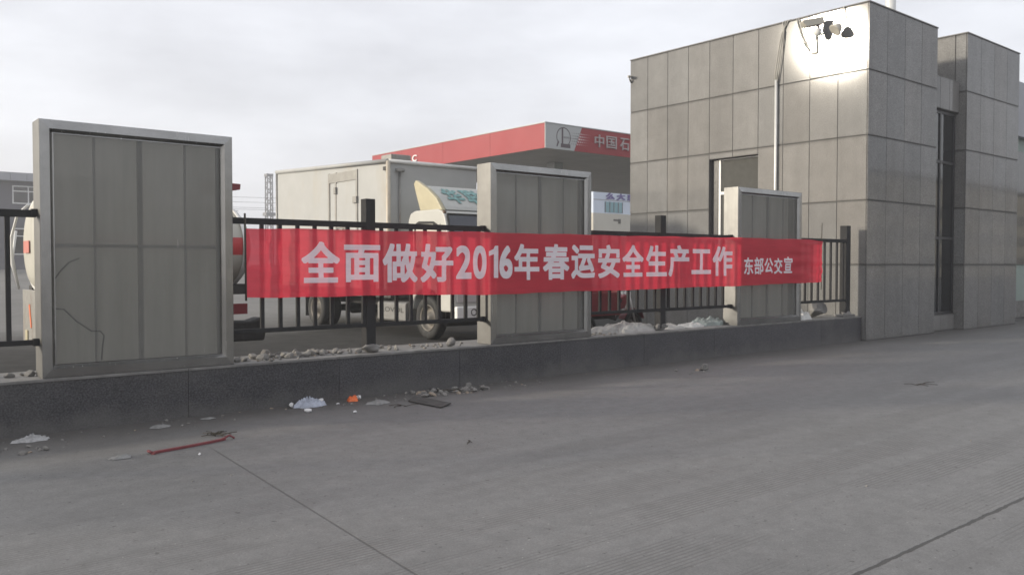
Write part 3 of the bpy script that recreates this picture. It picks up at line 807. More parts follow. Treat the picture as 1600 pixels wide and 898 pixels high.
# ------------------------------------------------------------------ banner
bpath = [(3.66, 9.030), (5.3, 8.975), (6.9, 8.910), (7.0, 8.906), (14.55, 8.906), (14.75, 8.915), (15.46, 9.030)]
def lerp(x, pts):
    for (a, u), (b, v) in zip(pts, pts[1:]):
        if x <= b: return u + (v - u) * max(0.0, (x - a) / (b - a))
    return pts[-1][1]
btop = [(3.66, 1.998), (5.2, 2.012), (7.0, 2.028), (8.9, 2.035), (11, 2.050), (12.5, 2.068), (14.6, 2.078), (15.46, 2.060)]
bbot = [(3.66, 1.234), (5.2, 1.222), (7.0, 1.199), (8.9, 1.208), (11, 1.215), (12.5, 1.226), (14.6, 1.246), (15.46, 1.256)]
def bdisp(x, t):
    """fine pull wrinkles along the cloth, stronger towards the tied ends"""
    w = .35 + 1.3 * max(0, 1 - (x - 3.66) / 1.2) + 3.2 * max(0, 1 - (15.46 - x) / 1.9)
    n1 = mnoise.noise(Vector((x * 1.1, t * 5.5 + x * .25, 2.0))); n2 = mnoise.noise(Vector((x * 2.3, t * 11 - x * .5, 7.0)))
    return w * (.010 * n1 + .004 * n2) - .010
def bpt(x, z, out=0.0):
    b, tp = lerp(x, bbot), lerp(x, btop); t = (z - b) / (tp - b)
    return (x, lerp(x, bpath) + min(bdisp(x, t), -.002) - out, z)
mb = MB(); NX, NZ = 520, 26
grid = []
for i in range(NX + 1):
    x = 3.66 + (15.46 - 3.66) * i / NX; b, tp = lerp(x, bbot), lerp(x, btop)
    tp += .004 * math.sin(x * 3.1) + .003 * math.sin(x * 7.7); b += .005 * math.sin(x * 2.3 + 1) + .003 * math.sin(x * 9)
    grid.append([mb.bm.verts.new(bpt(x, b + (tp - b) * j / NZ)) for j in range(NZ + 1)])
for i in range(NX):
    for j in range(NZ):
        mb.face  # (quads share vertices, so they are made directly)
        f = mb.bm.faces.new((grid[i][j], grid[i+1][j], grid[i+1][j+1], grid[i][j+1])); f.smooth = True
banner = mb.build('banner', M['banner'], origin=(9.5, 8.9, 1.23))
tag(banner, 'long red cloth banner with white Chinese lettering stretched across the fence and two light boxes', 'banner')
chars = [('全',4.316,4.790,1.386,1.864),('面',4.846,5.330,1.390,1.835),('做',5.364,5.852,1.379,1.858),('好',5.901,6.391,1.376,1.860),
 ('2',6.435,6.677,1.411,1.845),('0',6.701,6.920,1.408,1.848),('1',6.958,7.117,1.419,1.850),('6',7.137,7.367,1.408,1.853),
 ('年',7.401,7.857,1.385,1.881),('春',7.929,8.430,1.382,1.889),('运',8.475,8.956,1.395,1.883),('安',9.023,9.501,1.395,1.892),
 ('全',9.555,10.032,1.410,1.899),('生',10.097,10.593,1.410,1.902),('产',10.636,11.159,1.405,1.910),('工',11.222,11.739,1.438,1.855),
 ('作',11.786,12.341,1.403,1.909)]
small = [('东',12.683,12.956,1.421,1.725),('部',12.991,13.272,1.421,1.727),('公',13.307,13.575,1.442,1.717),('交',13.611,13.875,1.428,1.718),('宣',13.923,14.205,1.438,1.744)]
for nm, lst, bold in (('slogan_lettering', chars, .028), ('signature_lettering', small, .020)):
    mb = MB()
    for ch, x0, x1, z0, z1 in lst:
        add_bold_text(mb, ch, lambda u, v, w_: bpt(x0 + u * (x1 - x0), z0 + v * (z1 - z0), .0022), {'1': .006, '2': .026, '0': .030, '6': .030}.get(ch, bold), 84 if nm[1] == 'l' else 56)
    mb.build(nm, M['banner_ink'], banner)
mb = MB(); mb.tube([(3.66, 9.022, 2.16), (3.665, 9.018, 1.2)], .012, 8); mb.build('end_stick', M['leaf_twig'], banner)
mb = MB(); mb.tube([(15.47, 9.03, 2.42), (15.465, 9.035, 2.06), (15.46, 9.03, 1.1)], .008, 8); mb.build('end_stick', M['leaf_twig'], banner)

# ------------------------------------------------------------------ box truck
def wheel(parent, c, r, w, axis=(1, 0, 0)):
    """tyre with a dished steel rim as its sub-part; c = centre of the outer face"""
    ax = Vector(axis)
    mb = MB(); mb.lathe([(.03, r * .60), (.0, r * .70), (.0, r * .90), (.03, r * .98), (.06, r), (w - .06, r), (w - .03, r * .98), (w, r * .9), (w, r * .6), (.03, r * .6)], c, ax, 32)
    t = mb.build('wheel', M['rubber'], parent)
    mb = MB(); mb.lathe([(.02, r * .62), (.005, r * .60), (.04, r * .55), (.10, r * .50), (.11, r * .30), (.06, r * .26), (.05, r * .16), (.02, r * .14), (.015, 0)], c, ax, 28)
    mb.build('rim', M['rim'], t)
    return t
TX = 10.0
tr = empty('box_truck', (11.2, 18.5, 0), 'white box lorry with a cream roof fin parked nose to the fence', 'lorry')
cx0, cx1, cy0, cy1, cz0 = TX, 12.5, 16.45, 22.35, 1.02
mb = MB()
A = [mb.bm.verts.new(p) for p in ((cx0, cy0, cz0), (cx1, cy0, cz0), (cx1, cy1, cz0), (cx0, cy1, cz0))]
B = [mb.bm.verts.new(p) for p in ((cx0, cy0, 3.93), (cx1, cy0, 3.93), (cx1, cy1, 4.17), (cx0, cy1, 4.17))]
mb.bm.faces.new(A[::-1]); mb.bm.faces.new(B)
for i in range(4): mb.bm.faces.new((A[i], A[(i+1) % 4], B[(i+1) % 4], B[i]))
cargo = mb.build('cargo_box', M['cargo_white'], tr, bevel=.03, seg=3)
def ztop(y): return 3.93 + .24 * (y - cy0) / (cy1 - cy0)
for nm, pts, r, mt in (('roof_rail', [(cx0 - .01, cy0, 3.92), (cx0 - .01, cy1, 4.16)], .055, 'cargo_white'), ('roof_rail', [(cx0, cy0 - .01, 3.92), (cx1, cy0 - .01, 3.92)], .05, 'galv'),
                       ('corner_trim', [(cx0 - .005, cy0 - .005, cz0), (cx0 - .005, cy0 - .005, 3.93)], .05, 'rust_trim'), ('corner_trim', [(cx0 - .005, cy1, cz0), (cx0 - .005, cy1, 4.14)], .035, 'trim_grey')):
    mb = MB(); mb.tube(pts, r, 10); mb.build(nm, M[mt], cargo)
# side door with its frame, hinges, locking bar and vent
df = MB()
for y in (17.86, 18.90, 19.26):
    df.box((cx0 - .022, y - .035, 1.12), (cx0 - .001, y + .035, 3.86))
df.box((cx0 - .0215, 17.8955, 3.62), (cx0 - .001, 19.2245, 3.845))
df.build('door_frame', M['trim_grey'], cargo)
mb = MB(); mb.box((cx0 - .015, 17.90, 1.15), (cx0 - .002, 18.86, 3.58)); mb.build('side_door', M['cargo_white'], cargo, bevel=.004)
mb = MB(); mb.box((cx0 - .07, 18.83, 3.33), (cx0 - .016, 18.93, 3.50)); mb.box((cx0 - .06, 17.82, 3.06), (cx0 - .016, 18.00, 3.22)); mb.build('hinge', M['trim_grey'], cargo, bevel=.01)
mb = MB(); mb.tube([(cx0 - .03, 18.78, 2.35), (cx0 - .045, 18.78, 2.50), (cx0 - .045, 18.22, 2.47), (cx0 - .03, 18.22, 2.32)], .016, 8)
mb.tube([(cx0 - .04, 18.5, 2.20), (cx0 - .045, 18.5, 2.60)], .014, 8); mb.tube([(cx0 - .03, 18.75, 2.25), (cx0 - .05, 18.66, 2.18), (cx0 - .03, 18.58, 2.25)], .014, 8)
mb.build('door_handle', M['trim_grey'], cargo)
mb = MB(); mb.box((cx0 - .05, 16.05 + .43, 3.72), (cx0 + .0, 16.60, 3.80))
mb.build('side_lamp', M['chassis'], cargo)
mb = MB(); mb.box((TX + .35, 16.9, 4.0), (TX + .9, 17.35, 4.16)); mb.build('roof_vent', M['trim_grey'], cargo, bevel=.02)
mb = MB(); mb.tube([(TX + .28, cy0 - .04, 1.1), (TX + .28, cy0 - .04, 3.70)], .022, 8); mb.lathe([(-.04, .10), (.02, .11), (.03, .04)], (TX + .28, cy0 - .06, 3.74), (0, 0, 1), 14)
mb.build('drain_pipe', M['trim_grey'], cargo)
# cab
CX0, CX1 = TX + .03, TX + 2.07
side = [(15.68, .62), (15.68, 2.55), (15.60, 2.70), (15.42, 2.755), (14.55, 2.755), (14.38, 2.70), (14.30, 2.60), (14.06, 1.85), (13.98, 1.45), (13.97, .62),
        (14.45, .62), (14.50, .86), (14.68, 1.03), (14.98, 1.10), (15.28, 1.03), (15.46, .86), (15.52, .62)]
mb = MB(); mb.prism(side, 0, CX0, CX1)
cab = mb.build('cab', M['cream'], tr, bevel=.035, seg=3)
def ring(mb, outer, inner, x0, x1):
    n = len(outer)
    for x in (x0,):
        for k in range(n):
            j = (k + 1) % n
            mb.face([(x, *outer[k]), (x, *outer[j]), (x, *inner[j]), (x, *inner[k])])
            mb.face([(x, *outer[k]), (x, *outer[j]), (x1, *outer[j]), (x1, *outer[k])])
            mb.face([(x, *inner[k]), (x, *inner[j]), (x1, *inner[j]), (x1, *inner[k])])
wo = [(15.42, 1.74), (15.42, 2.36), (15.36, 2.48), (15.24, 2.52), (14.70, 2.50), (14.56, 2.44), (14.47, 2.30), (14.33, 1.78)]
cxm, czm = 14.9, 2.1
wi = [(cxm + (a - cxm) * .90, czm + (b - czm) * .87) for a, b in wo]
mb = MB(); ring(mb, wo, wi, CX0 - .014, CX0 - .001); mb.build('window_gasket', M['rubber'], cab)
mb = MB(); mb.prism(wi, 0, CX0 - .006, CX0 - .002); mb.build('side_window', M['side_glass'], cab)
# windscreen: slanted sheet just proud of the cab front
mb = MB(); f0 = Vector((0, 14.30, 2.60)); f1 = Vector((0, 14.06, 1.85)); nn = Vector((0, -(2.60 - 1.85), (14.30 - 14.06) * -1)).normalized()
nn = Vector((0, -.952, .305))
a = f0 + (f0 - f1) * .05 + nn * .012; b = f1 + nn * .012
mb.face([(CX0 + .04, *b.yz), (CX1 - .04, *b.yz), (CX1 - .07, *a.yz), (CX0 + .07, *a.yz)])
mb.build('windscreen', M['shield_glass'], cab)
mb = MB(); mb.tube([(CX0 + .07, a.y - .004, a.z), (CX0 + .03, b.y - .004, b.z), (CX1 - .03, b.y - .004, b.z), (CX1 - .07, a.y - .004, a.z), (CX0 + .07, a.y - .004, a.z)], .022, 6)
mb.build('screen_gasket', M['rubber'], cab)
mb = MB()
for y in (14.80, 14.38): mb.lathe([(0, .025), (.05, .045), (.10, .045), (.12, .02), (.12, 0)], (CX0 + .05, y, 2.60), (0, 0, 1), 12)
mb.build('roof_marker_lamp', M['amber'], cab)
mb = MB(); mb.tube([(CX0 + .03, 15.60, 2.62), (CX0 + .015, 14.32, 2.60)], .012, 6); mb.build('rain_gutter', M['trim_grey'], cab)
mb = MB(); mb.tube([(CX0 - .005, 15.50, .70), (CX0 - .005, 15.50, 2.4)], .006, 5); mb.tube([(CX0 - .005, 14.25, 1.1), (CX0 - .005, 14.30, 1.8), (CX0 - .005, 14.46, 2.45)], .006, 5); mb.build('door_seam', M['chassis'], cab)
mb = MB(); mb.box((CX0 - .05, 15.18, 1.55), (CX0 - .012, 15.38, 1.60)); mb.build('door_handle', M['chassis'], cab, bevel=.008)
mb = MB(); mb.tube([(CX0 + .02, 14.20, 2.05), (CX0 - .16, 14.06, 2.06), (CX0 - .17, 14.05, 1.5), (CX0 + .02, 14.10, 1.45)], .012, 6); mb.build('mirror_arm', M['chassis'], cab)
mb = MB(); mb.box((CX0 - .27, 14.02, 1.56), (CX0 - .09, 14.07, 1.98)); mb.build('mirror', M['chassis'], cab, bevel=.02)
for x in (CX0 + .06, CX1 - .62):
    mb = MB(); mb.prism([(x, .82), (x + .56, .82), (x + .56, 1.02), (x + .50, 1.05), (x + .06, 1.05), (x, 1.0)], 1, 13.945, 13.98); mb.build('headlight', M['lamp_glass'], cab, bevel=.008)
mb = MB(); mb.box((CX0 + .64, 13.95, .84), (CX1 - .64, 13.972, 1.03)); mb.build('grille', M['chassis'], cab)
mb = MB(); mb.box((CX0 + .0, 13.86, .47), (CX1, 13.968, .74)); bump = mb.build('bumper', M['white_paint'], tr, bevel=.025)
mb = MB()
for x in (CX0 + .42, CX1 - .42): mb.lathe([(0, .075), (.012, .075), (.012, .06), (-.02, .04)], (x, 13.862, .62), (0, -1, 0), 16)
mb.build('fog_lamp_recess', M['chassis'], bump)
# wind deflector with end fin
dp = [(15.24, 2.74), (15.38, 3.05), (15.50, 3.34), (15.42, 3.42), (15.28, 3.36), (14.95, 3.20), (14.62, 2.98), (14.40, 2.72)]
mb = MB(); mb.prism([(15.3, 2.74), (15.36, 3.05), (15.30, 3.30), (15.05, 3.26), (14.72, 3.06), (14.48, 2.82), (14.42, 2.735)], 0, CX0 + .12, CX1 - .12)
de = mb.build('wind_deflector', M['deflector'], tr, bevel=.02)
mb = MB(); mb.prism(dp, 0, CX0 + .02, CX0 + .119); mb.build('end_fin', M['fin'], de, bevel=.025, seg=3)
mb = MB(); mb.prism(dp, 0, CX1 - .119, CX1 - .02); mb.build('end_fin', M['fin'], de, bevel=.025, seg=3)
mb = MB()
def on_defl(u, v, w_, x0, x1):
    # slanted face between (14.48,2.82) and (14.72,3.06) and (15.05,3.26)
    prof = [(14.50, 2.84), (14.72, 3.06), (15.04, 3.255)]
    s = v * 2; k = min(int(s), 1); f = s - k
    y = prof[k][0] + (prof[k+1][0] - prof[k][0]) * f; z = prof[k][1] + (prof[k+1][1] - prof[k][1]) * f
    return (x0 + u * (x1 - x0) - .16 * v, y - .012, z + .014)
for ch, x0, x1 in (('华', 10.40, 10.85), ('联', 10.92, 11.40)):
    add_bold_text(mb, ch, lambda u, v, w_: on_defl(u, .08 + v * .8, w_, x0, x1), .035, 40)
mb.build('lettering', M['teal'], de)
# chassis, tank, wheels
mb = MB(); mb.box((TX + .75, 14.4, .62), (TX + .88, 22.2, .84)); mb.box((TX + 1.5, 14.4, .62), (TX + 1.63, 22.2, .84)); mb.box((TX + .08, 16.5, .84), (TX + 2.42, 22.3, 1.015))
for y in (17, 18.5, 20, 21.5): mb.box((TX + .881, y, .66), (TX + 1.499, y + .1, .80))
mb.box((TX + .2, 14.5, .30), (TX + 1.9, 15.6, .615))
mb.build('chassis', M['chassis'], tr)
mb = MB(); mb.prism([(TX + .06, .36), (TX + .10, .32), (TX + .56, .32), (TX + .60, .36), (TX + .60, .72), (TX + .56, .76), (TX + .10, .76), (TX + .06, .72)], 1, 15.85, 17.05)
ft = mb.build('fuel_tank', M['tank_metal'], tr, bevel=.012)
mb = MB(); add_text(mb, 'LOVOL', lambda u, v, w_: (TX + .057, 16.86 - u * .95, .53 + v * .11), .012); mb.build('lettering', M['chassis'], ft)
for c, w_ in (((TX + .06, 15.0, .46), .24), ((TX + .02, 20.1, .47), .24), ((TX + .30, 20.1, .47), .24)): wheel(tr, c, c[2], w_)
for c in ((TX + 2.06, 15.0, .46), (TX + 2.40, 20.1, .47), (TX + 2.12, 20.1, .47)): wheel(tr, c, c[2], .24, (-1, 0, 0))
mb = MB(); mb.tube([(TX + .2, 15.0, .46), (TX + 1.9, 15.0, .46)], .06, 10); mb.build('axle', M['chassis'], tr)
mb = MB(); mb.tube([(TX + .4, 20.1, .47), (TX + 2.1, 20.1, .47)], .09, 10); mb.lathe([(-.2, .05), (-.12, .17), (.12, .17), (.2, .05)], (TX + 1.2, 20.1, .47), (1, 0, 0), 16)
mb.build('axle', M['chassis'], tr)
mb = MB(); mb.box((TX + .05, 20.72, .25), (TX + .55, 20.74, .80)); mb.build('mudflap', M['rubber'], tr)

# ------------------------------------------------------------------ tank trailer
tt = empty('tank_trailer', (3.8, 13.35, 0), 'pale tank trailer with a faded red band behind the nearest light box', 'trailer')
TY, TZ, TA, TB = 13.35, 1.87, .77, .61          # elliptical tank
def ell(mb):
    for v in mb.bm.verts:
        v.co.y = TY + (v.co.y - TY) * TA; v.co.z = TZ + (v.co.z - TZ) * TB
    return mb
mb = ell(MB().lathe([(-.075, 0), (-.07, .35), (-.055, .7), (-.03, .90), (0.0, .965), (.05, 1), (2.72, 1), (2.80, .93), (2.88, .72), (2.92, .4), (2.93, 0)], (2.4, TY, TZ), (1, 0, 0), 48))
body = mb.build('tank', M['tank_paint'], tt)
for x in (.02, 2.68):
    mb = ell(MB().lathe([(0, 1.004), (-.012, 1.045), (.05, 1.045), (.06, 1.004)], (2.4 + x, TY, TZ), (1, 0, 0), 48)); mb.build('end_band', M['galv'], body)
mb = MB()
for k in range(12):
    a0, a1 = R(166 + k * 2.1), R(166 + (k + 1) * 2.1)
    mb.face([(x, TY + (TA + .004) * math.cos(a), TZ + .02 - (TB + .004) * math.sin(a)) for x, a in ((2.50, a0), (5.07, a0), (5.07, a1), (2.50, a1))])
mb.build('red_band', M['red_paint'], body)
mb = MB(); mb.box((2.305, 13.28, 1.76), (2.315, 13.66, 1.93)); mb.build('red_placard', M['placard'], tt)
for y in (12.75, 13.75):
    mb = MB(); mb.box((2.42, y, 1.14), (5.2, y + .2, 1.30)); mb.build('underframe_beam', M['chassis'], tt)
mb = MB(); mb.box((2.36, 12.70, .46), (2.40, 14.10, 1.24)); rp = mb.build('rear_plate', M['trim_grey'], tt, bevel=.01)
mb = MB(); mb.prism([(13.62, 1.02), (13.55, 1.04), (13.44, .72), (13.50, .70)], 0, 2.352, 2.358); mb.build('reflector', M['orange'], rp)
mb = MB(); mb.box((2.345, 13.70, .46), (2.358, 13.86, .66)); mb.build('number_plate', M['fin'], rp)
mb = MB(); mb.tube([(2.30, 14.00, 1.25), (2.24, 14.16, 1.6), (2.24, 14.18, 2.0), (2.30, 14.05, 2.32), (2.4, 13.8, 2.46)], .018, 6); mb.tube([(2.34, 14.35, 1.3), (2.30, 14.48, 1.7), (2.34, 14.42, 2.1)], .018, 6); mb.build('grab_rail', M['galv'], tt)
mb = MB(); mb.box((4.2, 12.62, .84), (5.15, 12.70, 1.0)); mb.build('tail_board', M['dark_red'], tt)
mb = MB(); mb.prism([(4.3, .42), (5.42, .42), (5.44, .55), (5.40, .70), (5.44, .76), (5.36, .78), (5.2, .73), (4.3, .76)], 1, 12.6, 12.9); mb.build('mudguard', M['rubber'], tt, bevel=.03)
mb = MB(); mb.box((4.98, 13.2, 2.40), (5.06, 13.28, 2.735)); mb.prism([(4.7, 2.69), (5.10, 2.76), (5.27, 2.79), (5.28, 2.88), (4.7, 2.90)], 1, 13.16, 13.32); mb.build('lamp_bar', M['dark_red'], tt, bevel=.01)
for x in (3.0, 4.2):
    for y, ax in ((12.66, (0, 1, 0)), (14.04, (0, -1, 0))): wheel(tt, (x, y, .46), .46, .24, ax)
for x in (3.0, 4.2):
    mb = MB(); mb.tube([(x, 12.8, .46), (x, 13.9, .46)], .06, 8); mb.build('axle', M['chassis'], tt)
mb = MB(); mb.box((2.8, 12.96, .53), (4.4, 13.74, 1.139)); mb.build('spring_carrier', M['chassis'], tt)

# ------------------------------------------------------------------ motor tricycle
mt = empty('motor_tricycle', (12.6, 12.6, 0), 'dark red cargo tricycle parked behind the fence, beside the second light box', 'tricycle')
mb = MB(); mb.box((11.35, 12.15, .55), (13.0, 13.05, .60))
for a, b in (((11.35, 12.15, .6005), (13.0, 12.19, 1.02)), ((11.35, 13.01, .6005), (13.0, 13.05, 1.02)), ((11.35, 12.1905, .6005), (11.39, 13.0095, 1.02)), ((12.96, 12.1905, .6005), (13.0, 13.0095, 1.10))): mb.box(a, b)
mb.build('cargo_bed', M['dark_red'], mt)
mb = MB(); mb.box((11.5, 12.4, .46), (13.1, 12.46, .54)); mb.box((11.5, 12.74, .46), (13.1, 12.80, .54)); mb.tube([(13.0, 12.6, .5), (13.3, 12.6, .42), (13.5, 12.6, .6)], .03, 8); mb.tube([(11.9, 12.1, .3), (11.9, 13.1, .3)], .035, 8); mb.box((11.86, 12.41, .3), (11.94, 12.45, .459)); mb.box((11.86, 12.75, .3), (11.94, 12.79, .459))
mb.build('frame', M['chassis'], mt)
mb = MB(); mb.prism([(13.0, .78), (13.35, .78), (13.38, .84), (13.30, .90), (13.05, .90)], 1, 12.44, 12.76); mb.build('seat', M['rubber'], mt, bevel=.02)
mb = MB(); mb.prism([(13.32, .62), (13.5, .66), (13.62, .88), (13.55, .96), (13.36, .90)], 1, 12.48, 12.72); mb.build('fuel_tank', M['dark_red'], mt, bevel=.03)
mb = MB()
for y in (12.50, 12.70): mb.tube([(13.62, y, 1.0), (13.84, y, .32)], .022, 8)
mb.build('fork', M['galv'], mt)
mb = MB(); mb.tube([(13.45, 12.2, 1.12), (13.56, 12.35, 1.10), (13.62, 12.6, 1.04), (13.56, 12.85, 1.10), (13.45, 13.0, 1.12)], .016, 8); mb.build('handlebar', M['galv'], mt)
mb = MB(); mb.lathe([(0, .08), (.08, .07), (.12, .02)], (13.72, 12.6, .95), (-1, 0, 0), 16); mb.build('headlight', M['lamp_glass'], mt)
wheel(mt, (13.84, 12.55, .30), .30, .12, (0, 1, 0)); wheel(mt, (11.9, 12.03, .30), .30, .13, (0, 1, 0)); wheel(mt, (11.9, 13.17, .30), .30, .13, (0, -1, 0))
mb = MB(); n = 10
for k in range(n):
    a0, a1 = R(20 + k * 14), R(34 + k * 14)
    mb.face([(13.84 + .34 * math.cos(a0), 12.52, .3 + .34 * math.sin(a0)), (13.84 + .34 * math.cos(a1), 12.52, .3 + .34 * math.sin(a1)), (13.84 + .34 * math.cos(a1), 12.70, .3 + .34 * math.sin(a1)), (13.84 + .34 * math.cos(a0), 12.70, .3 + .34 * math.sin(a0))])
o = mb.build('mudguard', M['dark_red'], mt); s = o.modifiers.new('thick', 'SOLIDIFY'); s.thickness = .008

# ------------------------------------------------------------------ fuel station canopy
KX, KY, KZ0, KZ1 = 20.4, 22.78, 5.80, 6.70
cn = empty('canopy', (30, 29, 0), 'large flat filling station canopy with red fascia behind the lorry', 'canopy')
mb = MB(); mb.box((KX + .05, KY + .05, KZ0 + .12), (42, 35, KZ1 - .05)); mb.build('roof_deck', M['roofing'], cn)
mb = MB()
x = KX + .03
while x < 41.9:
    mb.box((x, KY + .03, KZ0 + .035), (min(x + .985, 42), 35, KZ0 + .05)); x += 1.0
mb.box((KX + .03, KY + .03, KZ0 + .051), (42, 35, KZ0 + .119))
mb.build('soffit', M['soffit'], cn)
mb = MB(); y = KY + .06
ys_ = [KY + .03, 26.0, 29.2, 32.4, 35.0]
for a, b in zip(ys_, ys_[1:]): mb.box((KX, a + .006, KZ0), (KX + .028, b - .006, KZ1))
mb.build('side_fascia', M['canopy_red'], cn)
mb = MB(); mb.prism([(KX, KZ0), (21.84, KZ0), (22.24, KZ1), (KX, KZ1)], 1, KY, KY + .029); gp = mb.build('end_panel', M['canopy_grey'], cn)
mb = MB(); mb.prism([(21.845, KZ0), (42, KZ0), (42, KZ1), (22.245, KZ1)], 1, KY, KY + .029); mb.build('front_fascia', M['canopy_red'], cn)
mb = MB(); mb.box((KX - .02, KY - .02, KZ1 + .001), (42, KY + .06, KZ1 + .035)); mb.box((KX - .02, KY + .0605, KZ1 + .001), (KX + .06, 35, KZ1 + .035)); mb.build('top_trim', M['canopy_grey'], cn)
# round emblem
ec = Vector((21.30, KY - .004, 6.26)); mb = MB(); er = .36
for k in range(40):
    a0, a1 = 2*math.pi*k/40, 2*math.pi*(k+1)/40
    if 205 < math.degrees(a0) < 245: continue
    q = [(er, a0), (er, a1), (er - .035, a1), (er - .035, a0)]
    mb.face([(ec.x + r_ * math.cos(a), ec.y, ec.z + r_ * math.sin(a)) for r_, a in q])
mb.face([(ec.x - .10, ec.y - .002, ec.z - .30), (ec.x - .02, ec.y - .002, ec.z - .30), (ec.x - .02, ec.y - .002, ec.z + .36), (ec.x - .10, ec.y - .002, ec.z + .34)])
mb.face([(ec.x - .14, ec.y - .0015, ec.z - .38), (ec.x + .34, ec.y - .0015, ec.z - .38), (ec.x + .34, ec.y - .0015, ec.z - .24), (ec.x - .14, ec.y - .0015, ec.z - .24)])
mb.face([(ec.x - .36, ec.y - .0012, ec.z - .36), (ec.x - .30, ec.y - .0012, ec.z - .36), (ec.x - .22, ec.y - .0012, ec.z - .20), (ec.x - .28, ec.y - .0012, ec.z - .12)])
add_text(mb, 'SINOPEC', lambda u, v, w_: (ec.x + .0 + u * .30, ec.y - .0025, ec.z - .04 + v * .07), .01)
mb.build('round_emblem', M['emblem'], cn)
rnd = random.Random(3)
for mname, sgn, m_ in (('emblem', -1, 'dark'), ('sign_white', 1, 'pale')):
    mb = MB()
    for i in range(6):
        for j in range(5):
            z = 6.05 + j * .10; xe = 21.84 + .40 * (z - KZ0) / (KZ1 - KZ0)
            x = xe + sgn * (.06 + i * .10); s = .034 * (1 - i / 6.5) * (1 - abs(j - 2) * .16)
            mb.face([(x + s * math.cos(a), KY - .004, z + s * math.sin(a)) for a in [2*math.pi*k/8 for k in range(8)]])
    mb.build('halftone_dots', M[mname], cn)['kind'] = 'stuff'
mb = MB()
for ch, x0, x1 in (('中', 22.90, 23.38), ('国', 23.52, 24.08), ('石', 24.28, 24.80)):
    add_text(mb, ch, lambda u, v, w_: (x0 + u * (x1 - x0), KY - .05 + (.05) * w_, 6.05 + v * .47), .004, .03)
mb.build('front_lettering', M['dull_letters'], cn)
mb = MB()
for k, ch in enumerate('SINOPEC'):
    y1 = 35.0 - .10 - k * .56; wd = .36 if ch != 'I' else .10
    add_text(mb, ch, lambda u, v, w_: (KX - .04 + .04 * w_, y1 - .04 - u * wd, 6.10 + v * .28), .012, .03)
mb.build('side_lettering', M['sign_white'], cn)
for x, y in ((24, 26.2), (24, 32.5), (39.5, 26.2), (39.5, 30.5)):
    mb = MB(); mb.box((x - .25, y - .25, 0), (x + .25, y + .25, KZ0 + .035)); mb.build('column', M['canopy_grey'], cn, bevel=.03)

# ------------------------------------------------------------------ distant buildings
wb = empty('shop_building', (90, 80, 1.2), 'pale building with purple Chinese letters and a cyan window behind the canopy', 'building')
mb = MB(); mb.box((70.2, 70, 7.6), (110, 90, 16)); mb.build('upper_wall', M['pale_wall'], wb)
mb = MB(); mb.box((69.9, 69.7, 1.0), (110, 90, 7.59)); mb.build('lower_wall', M['beige_wall'], wb)
mb = MB(); mb.box((72.1, 69.93, 7.75), (75.1, 69.99, 9.0)); wf = mb.build('window', M['cyan_glass'], wb)
mb = MB()
for x in (72.1, 72.85, 73.55, 74.3, 75.02): mb.box((x, 69.88, 7.76), (x + .08, 69.929, 8.99))
mb.build('window_bar', M['office_wall'], wf)
mb = MB(); mb.box((70.2, 69.95, 9.16), (82, 69.999, 9.24)); mb.build('string_course', M['office_band'], wb)
mb = MB()
for ch, x0, x1 in (('么', 72.2, 73.7), ('大', 74.0, 75.55), ('彩', 75.85, 77.4)):
    add_bold_text(mb, ch, lambda u, v, w_: (x0 + u * (x1 - x0), 69.90, 9.22 + v * .80 + .10 * u), .05, 40)
mb.build('lettering', M['purple'], wb)
mb = MB(); mb.box((73.3, 69.64, 6.75), (74.4, 69.69, 6.95)); mb.box((74.1, 69.64, 6.45), (74.5, 69.69, 7.0)); mb.build('wall_stain', M['leaf_twig'], wb)

ob = empty('office_building', (5, 90, 1.2), 'dark grey flat roofed office building far behind the fence', 'building')
mb = MB(); mb.box((-14, 80, 1.1), (20, 98, 8.45)); mb.build('wall', M['office_wall'], ob)
mb = MB()
x = -14.6
while x < 20.5:
    mb.box((x, 79.3, 8.451), (x + 1.16, 98.4, 9.12)); x += 1.18
mb.build('roof_fascia', M['office_band'], ob)
def far_window(x0, x1, z0, z1, cols, bar):
    m = MB()
    m.box((x0, 79.93, z0), (x1, 79.999, z0 + .1)); m.box((x0, 79.93, z1 - .1), (x1, 79.999, z1)); m.box((x0, 79.931, bar), (x1, 79.998, bar + .09))
    for k in range(cols + 1):
        x_ = x0 + (x1 - x0 - .09) * k / cols; m.box((x_, 79.925, z0 + .001), (x_ + .09, 79.9985, z1 - .001))
    f = m.build('window', M['frame_white'], ob)
    m = MB(); m.box((x0, 79.96, z0), (x1, 79.985, z1)); m.build('pane', M['dark_glass'], f)
far_window(12.75, 16.2, 6.6, 8.1, 3, 7.6); far_window(7.0, 10.4, 6.6, 8.1, 3, 7.6); far_window(12.75, 16.2, 2.4, 4.6, 3, 3.9); far_window(7.0, 10.4, 2.4, 4.6, 3, 3.9)

nb = empty('annex_building', (29, 12, 0), 'pale green walled building just past the far end of the guardhouse', 'building')
mb = MB(); mb.box((25.6, 10.0, .5), (34, 16, 5.4)); mb.build('wall', M['green_wall'], nb)
mb = MB(); mb.box((25.55, 9.95, 0), (34.0, 16, .499)); mb.build('plinth', M['coping'], nb)
mb = MB(); mb.box((25.5, 9.8, 5.401), (34, 16, 7.0)); mb.build('parapet', M['office_band'], nb)
mb = MB(); mb.box((27.0, 9.96, 1.6), (30.5, 9.999, 5.0)); mb.build('window', M['dark_glass'], nb)

